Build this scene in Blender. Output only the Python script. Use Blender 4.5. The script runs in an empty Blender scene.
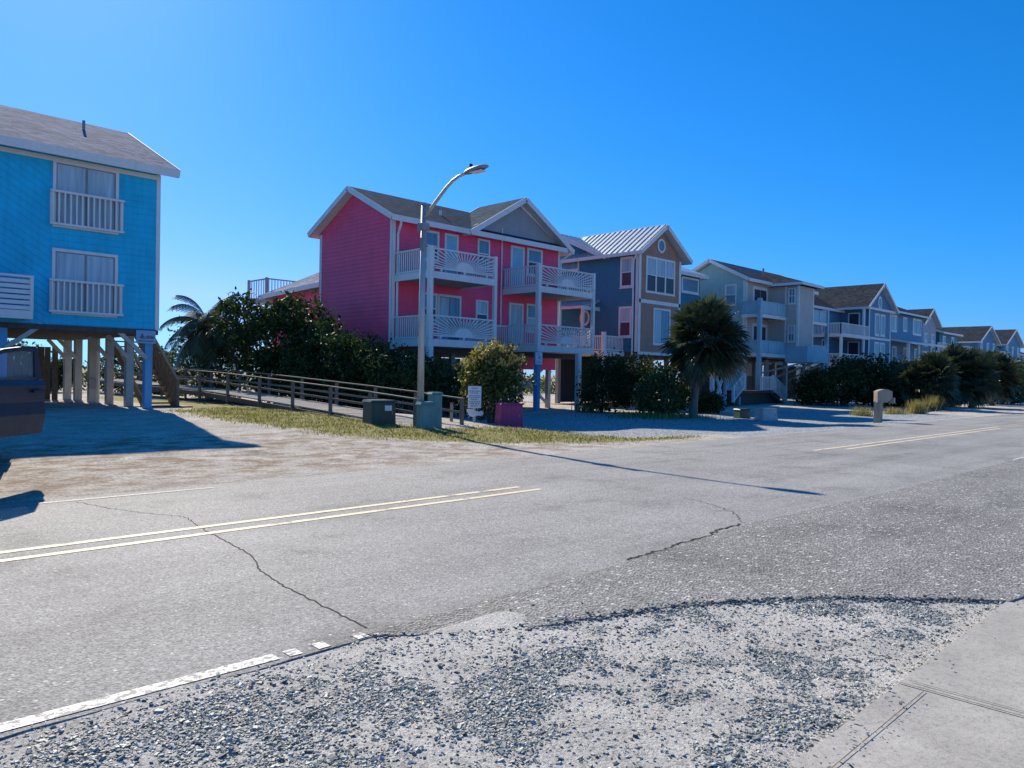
import bpy, math, random
import numpy as np
from mathutils import Vector, Matrix
R = math.radians
scene = bpy.context.scene
COL = scene.collection
rnd = random.Random(7)

# ------------------------------------------------------------------ camera
FPX, CZ = 770.0, 1.6
_roll, _pitch, _th = R(1.0), -math.atan((384 - 376.7) / FPX), math.atan2(1285 - 512, FPX)
CF = Vector((math.cos(_th) * math.cos(_pitch), math.sin(_th) * math.cos(_pitch), math.sin(_pitch)))
_r0 = Vector((math.sin(_th), -math.cos(_th), 0)); _u0 = _r0.cross(CF)
CR = math.cos(_roll) * _r0 + math.sin(_roll) * _u0
CU = math.cos(_roll) * _u0 - math.sin(_roll) * _r0
cam = bpy.data.cameras.new('camera'); camo = bpy.data.objects.new('camera', cam); COL.objects.link(camo)
cam.sensor_width = 36; cam.lens = FPX / 1024 * 36; cam.clip_start = 0.05; cam.clip_end = 6000
m = Matrix((CR, CU, -CF)).transposed().to_4x4(); m.translation = Vector((0, 0, CZ)); camo.matrix_world = m
scene.camera = camo

def at(x, y, X=None, Y=None, Z=None):
    """survey helper: the world point seen at photo position (x, y) on a known plane"""
    r = CF + (x - 512) / FPX * CR + (384 - y) / FPX * CU
    t = X / r.x if X is not None else Y / r.y if Y is not None else (Z - CZ) / r.z
    return Vector((0, 0, CZ)) + t * r

# ------------------------------------------------------------------ world
SAZ, SEL = math.atan2(.235, .972), R(34.8)          # clockwise from +Y, elevation
w = bpy.data.worlds.new('World'); scene.world = w; w.use_nodes = True
nt = w.node_tree; bg = nt.nodes['Background']
sky = nt.nodes.new('ShaderNodeTexSky'); sky.sky_type = 'NISHITA'; sky.sun_disc = False
sky.sun_elevation = SEL; sky.sun_rotation = SAZ; sky.altitude = 3000; sky.air_density = 1.5; sky.dust_density = 4.0; sky.ozone_density = 3.0
# grade the sky channel by channel: deep blue away from the sun, pale towards it
sp = nt.nodes.new('ShaderNodeSeparateColor'); cb = nt.nodes.new('ShaderNodeCombineColor'); nt.links.new(sky.outputs[0], sp.inputs[0])
for ch, (ex, k, hi) in enumerate(((2.1, .0303, 2.5), (.9, .5756, 9), (1.0, .983, 10))):
    pw = nt.nodes.new('ShaderNodeMath'); pw.operation = 'POWER'; pw.inputs[1].default_value = ex
    ml = nt.nodes.new('ShaderNodeMath'); ml.operation = 'MULTIPLY'; ml.inputs[1].default_value = k
    mn = nt.nodes.new('ShaderNodeMath'); mn.operation = 'MINIMUM'; mn.inputs[1].default_value = hi
    nt.links.new(sp.outputs[ch], pw.inputs[0]); nt.links.new(pw.outputs[0], ml.inputs[0]); nt.links.new(ml.outputs[0], mn.inputs[0]); nt.links.new(mn.outputs[0], cb.inputs[ch])
nt.links.new(cb.outputs[0], bg.inputs[0]); bg.inputs[1].default_value = 0.12
sl = bpy.data.lights.new('sun', 'SUN'); sl.energy = 5.0; sl.angle = R(.53); sl.color = (1, .89, .71)
so = bpy.data.objects.new('sun', sl); COL.objects.link(so)
sd = Vector((math.sin(SAZ) * math.cos(SEL), math.cos(SAZ) * math.cos(SEL), math.sin(SEL)))
so.rotation_euler = sd.to_track_quat('Z', 'Y').to_euler(); so.location = (0, 0, 60)
vs = scene.view_settings; vs.view_transform = 'Standard'; vs.look = 'None'; vs.gamma = 1; vs.exposure = 0.42; vs.use_curve_mapping = False

# ------------------------------------------------------------------ materials
def newmat(name):
    m = bpy.data.materials.new(name); m.use_nodes = True
    return m, m.node_tree, m.node_tree.nodes['Principled BSDF']
def node(t, kind, **kw):
    n = t.nodes.new(kind)
    for k, v in kw.items(): setattr(n, k, v)
    return n
def noise(t, vec, scale, detail=4, rough=.55):
    n = node(t, 'ShaderNodeTexNoise'); n.inputs['Scale'].default_value = scale; n.inputs['Detail'].default_value = detail
    n.inputs['Roughness'].default_value = rough; t.links.new(vec, n.inputs['Vector']); return n.outputs['Fac']
def ramp(t, fac, *stops):
    n = node(t, 'ShaderNodeValToRGB'); e = n.color_ramp.elements
    while len(e) < len(stops): e.new(.5)
    for el, (p, c) in zip(e, stops):
        el.position = p; el.color = (*c, 1) if not isinstance(c, (int, float)) else (c, c, c, 1)
    t.links.new(fac, n.inputs[0]); return n.outputs[0]
def mix(t, fac, a, b, mode='MIX'):
    n = node(t, 'ShaderNodeMix', data_type='RGBA', blend_type=mode)
    for s, v in ((n.inputs[0], fac), (n.inputs[6], a), (n.inputs[7], b)):
        if isinstance(v, (int, float)): s.default_value = v
        elif isinstance(v, tuple): s.default_value = (*v, 1)
        else: t.links.new(v, s)
    return n.outputs[2]
def bump(t, p, h, strength, dist):
    n = node(t, 'ShaderNodeBump'); n.inputs['Strength'].default_value = strength; n.inputs['Distance'].default_value = dist
    t.links.new(h, n.inputs['Height']); t.links.new(n.outputs[0], p.inputs['Normal'])
def pos(t): return node(t, 'ShaderNodeNewGeometry').outputs['Position']
def lin(c, k): return tuple(min(1, v * k) for v in c)

def painted(name, c, rough=.55, var=.10, spec=.4, scale=1.3):
    m, t, p = newmat(name); v = pos(t)
    f = ramp(t, noise(t, v, scale, 6, .65), (.3, lin(c, 1 - var)), (.7, lin(c, 1 + var)))
    mp = node(t, 'ShaderNodeMapping'); mp.inputs['Scale'].default_value = (9, 9, .6); t.links.new(v, mp.inputs[0])
    streak = ramp(t, noise(t, mp.outputs[0], 1, 4), (.35, 1 - var * .9), (.6, 1.0))
    t.links.new(mix(t, 1, f, streak, 'MULTIPLY'), p.inputs['Base Color'])
    p.inputs['Roughness'].default_value = rough; p.inputs['Specular IOR Level'].default_value = spec
    bump(t, p, noise(t, v, 60, 2), .15, .003); return m
def wood(name, c, rough=.8):
    m, t, p = newmat(name); v = pos(t)
    mp = node(t, 'ShaderNodeMapping'); mp.inputs['Scale'].default_value = (14, 14, 3); t.links.new(v, mp.inputs[0])
    f = ramp(t, noise(t, mp.outputs[0], 1, 5, .6), (.25, lin(c, .6)), (.55, c), (.8, lin(c, 1.35)))
    t.links.new(f, p.inputs['Base Color']); p.inputs['Roughness'].default_value = rough
    bump(t, p, noise(t, mp.outputs[0], 2, 4), .3, .004); return m
def shingle(name, c):
    m, t, p = newmat(name); v = pos(t)
    mp = node(t, 'ShaderNodeMapping'); mp.inputs['Scale'].default_value = (2.4, 2.4, 7.5); t.links.new(v, mp.inputs[0])
    vo = node(t, 'ShaderNodeTexVoronoi'); vo.inputs['Scale'].default_value = 1.6; t.links.new(mp.outputs[0], vo.inputs['Vector'])
    sep = node(t, 'ShaderNodeSeparateColor'); t.links.new(vo.outputs['Color'], sep.inputs[0])
    f = ramp(t, sep.outputs[0], (0, lin(c, .62)), (.5, c), (1, lin(c, 1.45)))
    f2 = ramp(t, noise(t, v, .7, 5), (.3, .8), (.7, 1.12))
    t.links.new(mix(t, 1, f, f2, 'MULTIPLY'), p.inputs['Base Color']); p.inputs['Roughness'].default_value = .95; p.inputs['Specular IOR Level'].default_value = .04
    wv = node(t, 'ShaderNodeTexWave', wave_type='BANDS', bands_direction='Z', wave_profile='SAW'); wv.inputs['Scale'].default_value = 3.2
    wv.inputs['Distortion'].default_value = .25; t.links.new(v, wv.inputs['Vector'])
    bump(t, p, wv.outputs['Fac'], .35, .012); return m
def metalpaint(name, c, rough=.45, metal=.6):
    m, t, p = newmat(name); v = pos(t)
    f = ramp(t, noise(t, v, 2.2, 6, .7), (.3, lin(c, .82)), (.7, lin(c, 1.12)))
    t.links.new(f, p.inputs['Base Color']); p.inputs['Roughness'].default_value = rough; p.inputs['Metallic'].default_value = metal; return m
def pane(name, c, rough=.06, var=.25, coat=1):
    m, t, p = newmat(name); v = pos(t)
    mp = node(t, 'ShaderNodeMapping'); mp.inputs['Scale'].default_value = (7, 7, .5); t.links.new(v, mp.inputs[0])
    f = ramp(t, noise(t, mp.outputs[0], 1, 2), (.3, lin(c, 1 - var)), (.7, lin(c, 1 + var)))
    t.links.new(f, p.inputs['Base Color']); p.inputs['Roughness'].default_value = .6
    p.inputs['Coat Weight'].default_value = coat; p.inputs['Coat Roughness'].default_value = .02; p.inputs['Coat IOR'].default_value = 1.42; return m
def leafmat(name, dark, light, trans=.25, rough=.58):
    m, t, p = newmat(name)
    a = node(t, 'ShaderNodeAttribute', attribute_name='tint')
    col = ramp(t, a.outputs['Fac'], (0, dark), (.75, light), (1, lin(light, 1.6)))
    t.links.new(col, p.inputs['Base Color']); p.inputs['Roughness'].default_value = rough; p.inputs['Specular IOR Level'].default_value = .25
    tr = node(t, 'ShaderNodeBsdfTranslucent'); t.links.new(mix(t, 1, col, (1.0, 1.1, .45), 'MULTIPLY'), tr.inputs[0])
    ms = node(t, 'ShaderNodeMixShader'); ms.inputs[0].default_value = trans
    t.links.new(p.outputs[0], ms.inputs[1]); t.links.new(tr.outputs[0], ms.inputs[2])
    t.links.new(ms.outputs[0], t.nodes['Material Output'].inputs[0]); return m

M = dict(
    azure=painted('azure_siding', (.010, .50, .78), var=.13), pink=painted('pink_siding', (.92, .09, .20), var=.10),
    navy=painted('slate_blue_siding', (.045, .20, .29), var=.10), tan=painted('tan_siding', (.42, .225, .15), var=.12),
    teal=painted('seafoam_siding', (.33, .52, .53), var=.09), greige=painted('greige_siding', (.49, .47, .43), var=.09),
    blue=painted('harbour_blue_siding', (.085, .235, .39), var=.10), lilac=painted('lilac_siding', (.36, .38, .45)),
    greyshake=painted('grey_gable_shake', (.36, .37, .39), var=.06), white=painted('white_trim', (.74, .74, .73), var=.06),
    offwhite=painted('weathered_white', (.47, .455, .42), var=.16), soffit=painted('soffit', (.62, .62, .62)),
    shadepost=painted('shade_blue_post', (.10, .36, .62)), aquapanel=painted('pale_aqua_panel', (.30, .50, .60)),  # post's bluish cast in shade is put into its colour
    sh_grey=shingle('grey_brown_shingles', (.19, .22, .285)), sh_dark=shingle('charcoal_shingles', (.03, .07, .105)),
    sh_brown=shingle('brown_shingles', (.036, .044, .056)), metalroof=metalpaint('galvanised_roof', (.62, .64, .64), .42, .55),
    deckwood=wood('grey_deck_wood', (.40, .37, .34)), railwood=wood('backlit_rail_wood', (.15, .135, .12)), brownwood=wood('brown_stair_wood', (.25, .155, .10)), darkwood=wood('dark_wood', (.09, .075, .065)),  # boardwalk rails coloured darker than its planks, for backlit rails over sunlit boards
    bark=wood('bark', (.11, .085, .065)), palmbark=wood('palm_bark', (.20, .165, .135)),
    galv=metalpaint('galvanised_pole', (.44, .46, .47), .5, .5), lampgrey=metalpaint('lamp_grey', (.25, .26, .27), .5, .3),
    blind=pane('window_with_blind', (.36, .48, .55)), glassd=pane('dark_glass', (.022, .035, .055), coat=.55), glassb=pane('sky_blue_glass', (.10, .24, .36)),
    doorblue=painted('pale_blue_door', (.25, .52, .66)), green=painted('green_metal', (.045, .085, .07), .45), tealbox=painted('teal_metal', (.13, .27, .27), .5),
    hotpink=painted('magenta_paint', (.42, .05, .14), .6), signwhite=painted('sign_white', (.72, .74, .76), var=.04), signink=painted('sign_ink', (.10, .13, .17)),
    signblue=painted('sign_blue', (.25, .42, .62), var=.05), stone=painted('mailbox_tan', (.38, .31, .24), .8, .15), concrete=painted('weathered_concrete', (.55, .54, .51), .85, .12),
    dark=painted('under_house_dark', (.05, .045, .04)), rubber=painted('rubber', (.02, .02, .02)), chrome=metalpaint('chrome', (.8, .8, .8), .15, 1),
    paintline=None)
M['leaf_dark'] = leafmat('dark_green_leaves', (.018, .036, .014), (.055, .095, .03))
M['leaf_olive'] = leafmat('olive_leaves', (.035, .05, .016), (.12, .15, .045))
M['leaf_yellow'] = leafmat('yellow_tipped_leaves', (.16, .16, .05), (.62, .46, .16))
M['leaf_palm'] = leafmat('palm_leaves', (.022, .034, .020), (.105, .125, .072), .18, .33)
M['leaf_dry'] = leafmat('dry_palm_leaves', (.13, .10, .06), (.30, .24, .14), .2)
M['grassblade'] = leafmat('grass_blades', (.085, .105, .025), (.32, .29, .105), .35, .6)
M['drygrass'] = leafmat('dry_grass', (.16, .13, .05), (.45, .38, .17), .3, .6)

mt, t, p = newmat('truck_paint'); p.inputs['Base Color'].default_value = (.012, .03, .06, 1); p.inputs['Metallic'].default_value = .3
p.inputs['Roughness'].default_value = .5; p.inputs['Coat Weight'].default_value = .12
t.links.new(ramp(t, noise(t, pos(t), 6, 3), (.3, (.008, .022, .045)), (.7, (.012, .03, .06))), p.inputs['Base Color']); M['truck'] = mt
mt, t, p = newmat('clear_glass'); p.inputs['Base Color'].default_value = (.55, .68, .75, 1); p.inputs['Roughness'].default_value = .02
p.inputs['Transmission Weight'].default_value = .85; p.inputs['IOR'].default_value = 1.05; M['clear'] = mt

# asphalt etc.
def asphalt(name, c, grain, flecks, bstr):
    m, t, p = newmat(name); v = pos(t)
    base = ramp(t, noise(t, v, .45, 6, .6), (.3, lin(c, .86)), (.7, lin(c, 1.12)))
    mpx = node(t, 'ShaderNodeMapping'); mpx.inputs['Scale'].default_value = (.08, 1.1, 1); t.links.new(v, mpx.inputs[0])
    wear = ramp(t, noise(t, mpx.outputs[0], 1, 5, .65), (.3, .78), (.5, 1.0), (.7, 1.12))
    blot = ramp(t, noise(t, v, .9, 7, .72), (.36, .80), (.46, 1.0)); wear = mix(t, 1, wear, blot, 'MULTIPLY')
    base = mix(t, 1, base, wear, 'MULTIPLY')
    vo = node(t, 'ShaderNodeTexVoronoi'); vo.inputs['Scale'].default_value = grain; t.links.new(v, vo.inputs['Vector'])
    sep = node(t, 'ShaderNodeSeparateColor'); t.links.new(vo.outputs['Color'], sep.inputs[0])
    g = ramp(t, sep.outputs[0], (0, .55), (.45, .95), (.8, 1.2), (1, 1.55))
    base = mix(t, 1, base, g, 'MULTIPLY')
    vo2 = node(t, 'ShaderNodeTexVoronoi'); vo2.inputs['Scale'].default_value = grain * .4; t.links.new(v, vo2.inputs['Vector'])
    s2 = node(t, 'ShaderNodeSeparateColor'); t.links.new(vo2.outputs['Color'], s2.inputs[0])
    fl = ramp(t, s2.outputs[1], (1 - flecks, 0.0), (1 - flecks * .6, 1.0))
    near = ramp(t, vo2.outputs['Distance'], (.25, 1.0), (.4, 0.0))
    base = mix(t, mix(t, 1, fl, near, 'MULTIPLY'), base, (.62, .60, .57))
    t.links.new(base, p.inputs['Base Color']); p.inputs['Roughness'].default_value = .82; p.inputs['Specular IOR Level'].default_value = .35
    bump(t, p, vo.outputs['Distance'], bstr, .012); return m
M['asphalt'] = asphalt('road_asphalt', (.295, .292, .283), 85, .07, .35)
M['chipseal'] = asphalt('rough_asphalt', (.245, .24, .228), 48, .25, .9)
M['crack'] = painted('crack', (.03, .03, .03), .95); M['jointdirt'] = painted('joint_dirt', (.14, .125, .105), .95, .4, scale=30)

def wornpaint(name, c, thr):
    m, t, p = newmat(name); v = pos(t)
    f = ramp(t, noise(t, v, 26, 6, .72), (thr - .03, 0.0), (thr + .03, 1.0)); f = mix(t, 1, f, ramp(t, noise(t, v, 3.1, 5, .7), (.36, 0.0), (.44, 1.0)), 'MULTIPLY')
    t.links.new(mix(t, f, (.20, .20, .205), c), p.inputs['Base Color']); p.inputs['Roughness'].default_value = .7
    bump(t, p, f, .3, .004); return m
M['yellowline'] = wornpaint('worn_yellow_paint', (.76, .66, .44), .36)
M['whiteline'] = wornpaint('worn_white_paint', (.80, .78, .74), .475)
M['faintline'] = wornpaint('faded_white_paint', (.37, .365, .355), .5)

mt, t, p = newmat('lot_ground'); v = pos(t)
ag = node(t, 'ShaderNodeAttribute', attribute_name='grass').outputs['Fac']; av = node(t, 'ShaderNodeAttribute', attribute_name='gravel').outputs['Fac']
ast = node(t, 'ShaderNodeAttribute', attribute_name='straw').outputs['Fac']
mp = node(t, 'ShaderNodeMapping'); mp.inputs['Scale'].default_value = (.8, 1.2, 1); t.links.new(v, mp.inputs[0])
sand = ramp(t, noise(t, v, 1.2, 8, .7), (.25, (.34, .31, .27)), (.5, (.57, .53, .475)), (.75, (.75, .71, .65)))
spk = ramp(t, noise(t, v, 22, 4, .7), (.38, .55), (.55, 1.05)); sand = mix(t, 1, sand, spk, 'MULTIPLY')
straw = ramp(t, noise(t, v, 12, 5, .7), (.3, (.16, .10, .065)), (.7, (.36, .27, .18)))
sand = mix(t, mix(t, 1, ast, ramp(t, noise(t, mp.outputs[0], 2.0, 7, .75), (.46, 0.0), (.58, .9)), 'MULTIPLY'), sand, straw)
gcol = ramp(t, noise(t, v, 7, 6, .7), (.3, (.14, .14, .04)), (.5, (.27, .245, .10)), (.68, (.44, .37, .23)))
vo = node(t, 'ShaderNodeTexVoronoi'); vo.inputs['Scale'].default_value = 22; t.links.new(v, vo.inputs['Vector'])
se = node(t, 'ShaderNodeSeparateColor'); t.links.new(vo.outputs['Color'], se.inputs[0])
grv = ramp(t, se.outputs[0], (0, (.13, .15, .17)), (.5, (.30, .33, .36)), (1, (.55, .57, .58)))
edge = noise(t, v, 3.5, 6, .7)
def masked(a):
    n = node(t, 'ShaderNodeMath', operation='ADD'); t.links.new(a, n.inputs[0])
    n2 = node(t, 'ShaderNodeMath', operation='MULTIPLY_ADD'); t.links.new(edge, n2.inputs[0]); n2.inputs[1].default_value = .9; n2.inputs[2].default_value = -.45
    t.links.new(n2.outputs[0], n.inputs[1]); return ramp(t, n.outputs[0], (.4, 0.0), (.6, 1.0))
c = mix(t, masked(av), mix(t, masked(ag), sand, gcol), grv)
t.links.new(c, p.inputs['Base Color']); p.inputs['Roughness'].default_value = .95; p.inputs['Specular IOR Level'].default_value = .1
bump(t, p, noise(t, v, 14, 8, .75), .8, .05); M['ground'] = mt

mt, t, p = newmat('verge_sand'); v = pos(t)
c = ramp(t, noise(t, v, 1.6, 8, .7), (.25, (.50, .475, .435)), (.5, (.69, .665, .615)), (.75, (.82, .795, .74)))
c = mix(t, 1, c, ramp(t, noise(t, v, 45, 5, .75), (.36, .5), (.52, 1.0), (.7, 1.12)), 'MULTIPLY')
c = mix(t, ramp(t, noise(t, v, 130, 3, .7), (.56, 0.0), (.66, .65)), c, (.20, .215, .225))
t.links.new(c, p.inputs['Base Color']); p.inputs['Roughness'].default_value = .95; p.inputs['Specular IOR Level'].default_value = .1
bump(t, p, noise(t, v, 55, 8, .75), 1, .02); M['vergesand'] = mt

mt, t, p = newmat('slate_chips')
a = node(t, 'ShaderNodeAttribute', attribute_name='tint')
c = ramp(t, a.outputs['Fac'], (0, (.085, .09, .085)), (.3, (.24, .255, .235)), (.7, (.46, .465, .42)), (1, (.74, .73, .66)))
t.links.new(c, p.inputs['Base Color']); p.inputs['Roughness'].default_value = .6; M['stones'] = mt

mt, t, p = newmat('pavement_concrete'); v = pos(t)
c = ramp(t, noise(t, v, 2.0, 8, .65), (.3, (.33, .315, .285)), (.7, (.47, .45, .41)))
c = mix(t, 1, c, ramp(t, noise(t, v, 38, 5, .7), (.32, .72), (.5, 1.0), (.7, 1.08)), 'MULTIPLY')
c = mix(t, ramp(t, noise(t, v, 90, 2, .5), (.66, 0.0), (.72, .7)), c, (.16, .15, .14))
t.links.new(c, p.inputs['Base Color']); p.inputs['Roughness'].default_value = .9
bump(t, p, noise(t, v, 70, 6, .7), .5, .006); M['pavement'] = mt

# ------------------------------------------------------------------ mesh helpers
def wloc(o):
    v = Vector((0, 0, 0))
    while o: v += o.location; o = o.parent
    return v
def props(o, label=None, cat=None, group=None, kind=None):
    for k, v in (('label', label), ('category', cat), ('group', group), ('kind', kind)):
        if v: o[k] = v
    return o
def thing(name, loc, label, cat, group=None):
    o = bpy.data.objects.new(name, None); o.empty_display_size = .2; o.location = loc; COL.objects.link(o)
    return props(o, label, cat, group)
def frontmap(Y, dx=0): return lambda s, z, o: (s + dx, Y - o, z)      # faces the street
def leftmap(X): return lambda s, z, o: (X - o, s, z)
def rightmap(X): return lambda s, z, o: (X + o, s, z)
def backmap(Y): return lambda s, z, o: (s, Y + o, z)

class MB:
    def __init__(self): self.v = []; self.f = []
    def add(self, vs, fs):
        n = len(self.v); self.v += [tuple(v) for v in vs]; self.f += [tuple(i + n for i in f) for f in fs]; return self
    def hexa(self, p): return self.add(p, [(0, 3, 2, 1), (4, 5, 6, 7), (0, 1, 5, 4), (1, 2, 6, 5), (2, 3, 7, 6), (3, 0, 4, 7)])
    def box(self, x0, x1, y0, y1, z0, z1):
        return self.hexa([(x0, y0, z0), (x1, y0, z0), (x1, y1, z0), (x0, y1, z0), (x0, y0, z1), (x1, y0, z1), (x1, y1, z1), (x0, y1, z1)])
    def mbox(self, mp, s0, s1, z0, z1, o0, o1):
        return self.hexa([mp(s0, z0, o0), mp(s1, z0, o0), mp(s1, z0, o1), mp(s0, z0, o1), mp(s0, z1, o0), mp(s1, z1, o0), mp(s1, z1, o1), mp(s0, z1, o1)])
    def beam(self, p, q, w, h, up=(0, 0, 1)):
        p, q = Vector(p), Vector(q); d = (q - p).normalized(); up = Vector(up)
        if abs(d.dot(up)) > .98: up = Vector((0, 1, 0))
        s = d.cross(up).normalized() * w / 2; u = s.cross(d).normalized() * h / 2
        return self.hexa([p - s - u, p + s - u, p + s + u, p - s + u, q - s - u, q + s - u, q + s + u, q - s + u])
    def prism(self, pts, vec):
        n = len(pts); vec = Vector(vec); pts = [Vector(q) for q in pts]
        return self.add(pts + [q + vec for q in pts], [tuple(range(n - 1, -1, -1)), tuple(range(n, 2 * n))] + [(i, (i + 1) % n, n + (i + 1) % n, n + i) for i in range(n)])
    def tube(self, path, rad, n=8, cap=True):
        path = [Vector(q) for q in path]; rings = []
        if isinstance(rad, (int, float)): rad = [rad] * len(path)
        for i, q in enumerate(path):
            d = (path[min(i + 1, len(path) - 1)] - path[max(i - 1, 0)]).normalized()
            a = Vector((1, 0, 0)) if abs(d.x) < .8 else Vector((0, 1, 0))
            s = d.cross(a).normalized(); u = d.cross(s).normalized()
            rings.append([q + (s * math.cos(2 * math.pi * k / n) + u * math.sin(2 * math.pi * k / n)) * rad[i] for k in range(n)])
        vs = [v for r in rings for v in r]; fs = []
        for i in range(len(rings) - 1):
            for k in range(n): fs.append((i * n + k, i * n + (k + 1) % n, (i + 1) * n + (k + 1) % n, (i + 1) * n + k))
        if cap: fs += [tuple(range(n - 1, -1, -1)), tuple(range((len(rings) - 1) * n, len(rings) * n))]
        return self.add(vs, fs)
    def slab(self, quad, th):
        """roof plane: quad of top points, thickened straight down"""
        return self.prism([Vector(q) - Vector((0, 0, th)) for q in quad], (0, 0, th))
    def lap(self, mp, poly, step=.17, ang=0., lip=.022):
        """overlapping boards clipped to a convex outline in (s, z)"""
        d = (math.cos(ang), math.sin(ang)); nrm = (-d[1], d[0])
        cs = [q[0] * nrm[0] + q[1] * nrm[1] for q in poly]; k0 = math.floor(min(cs) / step)
        for k in range(k0, math.ceil(max(cs) / step)):
            a, b = k * step, (k + 1) * step; pl = list(poly)
            for sg, lim in ((1, a), (-1, -b)):
                out = []
                for i in range(len(pl)):
                    P, Q = pl[i], pl[(i + 1) % len(pl)]
                    fp = sg * (P[0] * nrm[0] + P[1] * nrm[1]) - lim; fq = sg * (Q[0] * nrm[0] + Q[1] * nrm[1]) - lim
                    if fp >= 0: out.append(P)
                    if fp * fq < 0: r = fp / (fp - fq); out.append((P[0] + r * (Q[0] - P[0]), P[1] + r * (Q[1] - P[1])))
                pl = out
                if len(pl) < 3: break
            if len(pl) < 3: continue
            n = len(pl); top = []; base = []
            for q in pl:
                f = (q[0] * nrm[0] + q[1] * nrm[1] - a) / step
                top.append(mp(q[0], q[1], .004 + lip * (1 - f))); base.append(mp(q[0], q[1], -.002))
            self.add(top + base, [tuple(range(n))] + [(i, n + i, n + (i + 1) % n, (i + 1) % n) for i in range(n)])
        return self
    def build(self, name, mat, parent=None, smooth=False):
        o0 = wloc(parent) if parent else Vector((0, 0, 0))
        me = bpy.data.meshes.new(name); me.from_pydata([(v[0] - o0.x, v[1] - o0.y, v[2] - o0.z) for v in self.v], [], self.f)
        import bmesh
        bm = bmesh.new(); bm.from_mesh(me); bmesh.ops.recalc_face_normals(bm, faces=bm.faces); bm.to_mesh(me); bm.free()
        me.materials.append(mat if not isinstance(mat, str) else M[mat])
        if smooth: me.shade_smooth()
        o = bpy.data.objects.new(name, me); COL.objects.link(o)
        if parent: o.parent = parent
        return o

def fastmesh(name, V, F, mat, parent=None, tint=None):
    """V (n,3) world coordinates, F (k,m) equal-sized faces, tint per vertex"""
    o0 = np.array(wloc(parent)) if parent else np.zeros(3)
    me = bpy.data.meshes.new(name); V = np.asarray(V, np.float64) - o0; F = np.asarray(F, np.int32); k = F.shape[1]
    me.vertices.add(len(V)); me.vertices.foreach_set('co', V.astype(np.float32).ravel())
    me.loops.add(F.size); me.loops.foreach_set('vertex_index', F.ravel())
    me.polygons.add(len(F)); me.polygons.foreach_set('loop_start', np.arange(0, F.size, k, dtype=np.int32)); me.polygons.foreach_set('loop_total', np.full(len(F), k, np.int32))
    if tint is not None:
        a = me.attributes.new('tint', 'FLOAT', 'POINT'); a.data.foreach_set('value', np.asarray(tint, np.float32))
    me.update(calc_edges=True); me.validate(); me.shade_flat()
    me.materials.append(M[mat]); o = bpy.data.objects.new(name, me); COL.objects.link(o)
    if parent: o.parent = parent
    return o

# ------------------------------------------------------------------ ground
def sstep(a, b, x): t = np.clip((x - a) / (b - a), 0, 1); return t * t * (3 - 2 * t)
def gz(X, Y):
    X = np.asarray(X, float); Y = np.asarray(Y, float)
    z = .27 * sstep(10.8, 25, Y) * (1 - sstep(14, 22, X)) + .06 * sstep(11, 20, Y)
    z = z - .15 * sstep(11.2, 13.5, Y) * sstep(15.5, 19, X) * (1 - sstep(42, 52, X))
    z = z + 1.7 * sstep(52, 75, Y)
    z = z + .018 * np.sin(X * 1.7 + 2 * np.sin(Y * .9)) * np.sin(Y * 2.1 + X * .6) * sstep(10.9, 12, Y)
    return z
def g(x, y): return float(gz(x, y))
def polymask(X, Y, poly, soft):
    P = np.array(poly); n = len(P); ins = np.zeros(X.shape, bool); dist = np.full(X.shape, 1e9)
    for i in range(n):
        a, b = P[i], P[(i + 1) % n]
        c = ((a[1] > Y) != (b[1] > Y)) & (X < (b[0] - a[0]) * (Y - a[1]) / (b[1] - a[1] + 1e-12) + a[0]); ins ^= c
        d = b - a; t = np.clip(((X - a[0]) * d[0] + (Y - a[1]) * d[1]) / (d @ d), 0, 1)
        dist = np.minimum(dist, np.hypot(X - a[0] - t * d[0], Y - a[1] - t * d[1]))
    return np.clip(.5 + np.where(ins, dist, -dist) / (2 * soft), 0, 1)
GRASS = [(9.6, 25), (9.4, 20), (10.3, 15.6), (12.6, 13.2), (15.5, 11.9), (18.5, 11.5), (19.3, 12.0), (17.0, 13.9), (15.9, 16.0), (15.2, 16.4), (13.2, 16.4), (13.1, 25), (13.1, 40), (10.8, 40), (10.8, 26)]
GRAVEL = [(15.6, 16.4), (17.2, 14.6), (21, 12.2), (20.5, 10.9), (27, 10.85), (44, 11.0), (47, 13.0), (44, 19), (36, 22), (30.5, 24), (22, 25), (17, 20)]
STRAW = [(-30, 10.6), (6, 11), (13, 11), (22, 11.0), (16, 12), (12, 13.6), (9.8, 17), (6, 18), (0, 16), (-30, 16)]
def axis(lo, hi, a, b, fine, coarse):
    mid = np.arange(a, b + 1e-6, fine); L = [a]; s = fine
    while L[-1] > lo: s = min(s * coarse, 60); L.append(L[-1] - s)
    H = [mid[-1]]; s = fine
    while H[-1] < hi: s = min(s * coarse, 60); H.append(H[-1] + s)
    return np.concatenate([np.array(L[1:][::-1]), mid, np.array(H[1:])])
gx = axis(-700, 1500, -4, 60, .2, 1.25); gy = axis(-500, 1800, 10.4, 30, .2, 1.25)
GX, GY = np.meshgrid(gx, gy, indexing='xy'); GZ = gz(GX, GY) - .004
GZ = np.where(GY < 10.75, GZ - .02, GZ)
V = np.stack([GX.ravel(), GY.ravel(), GZ.ravel()], 1); nx, ny = len(gx), len(gy)
I = (np.arange(ny - 1)[:, None] * nx + np.arange(nx - 1)[None]).ravel(); F = np.stack([I, I + 1, I + 1 + nx, I + nx], 1)
ground = fastmesh('ground', V, F, 'ground'); props(ground, kind='structure')
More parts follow.
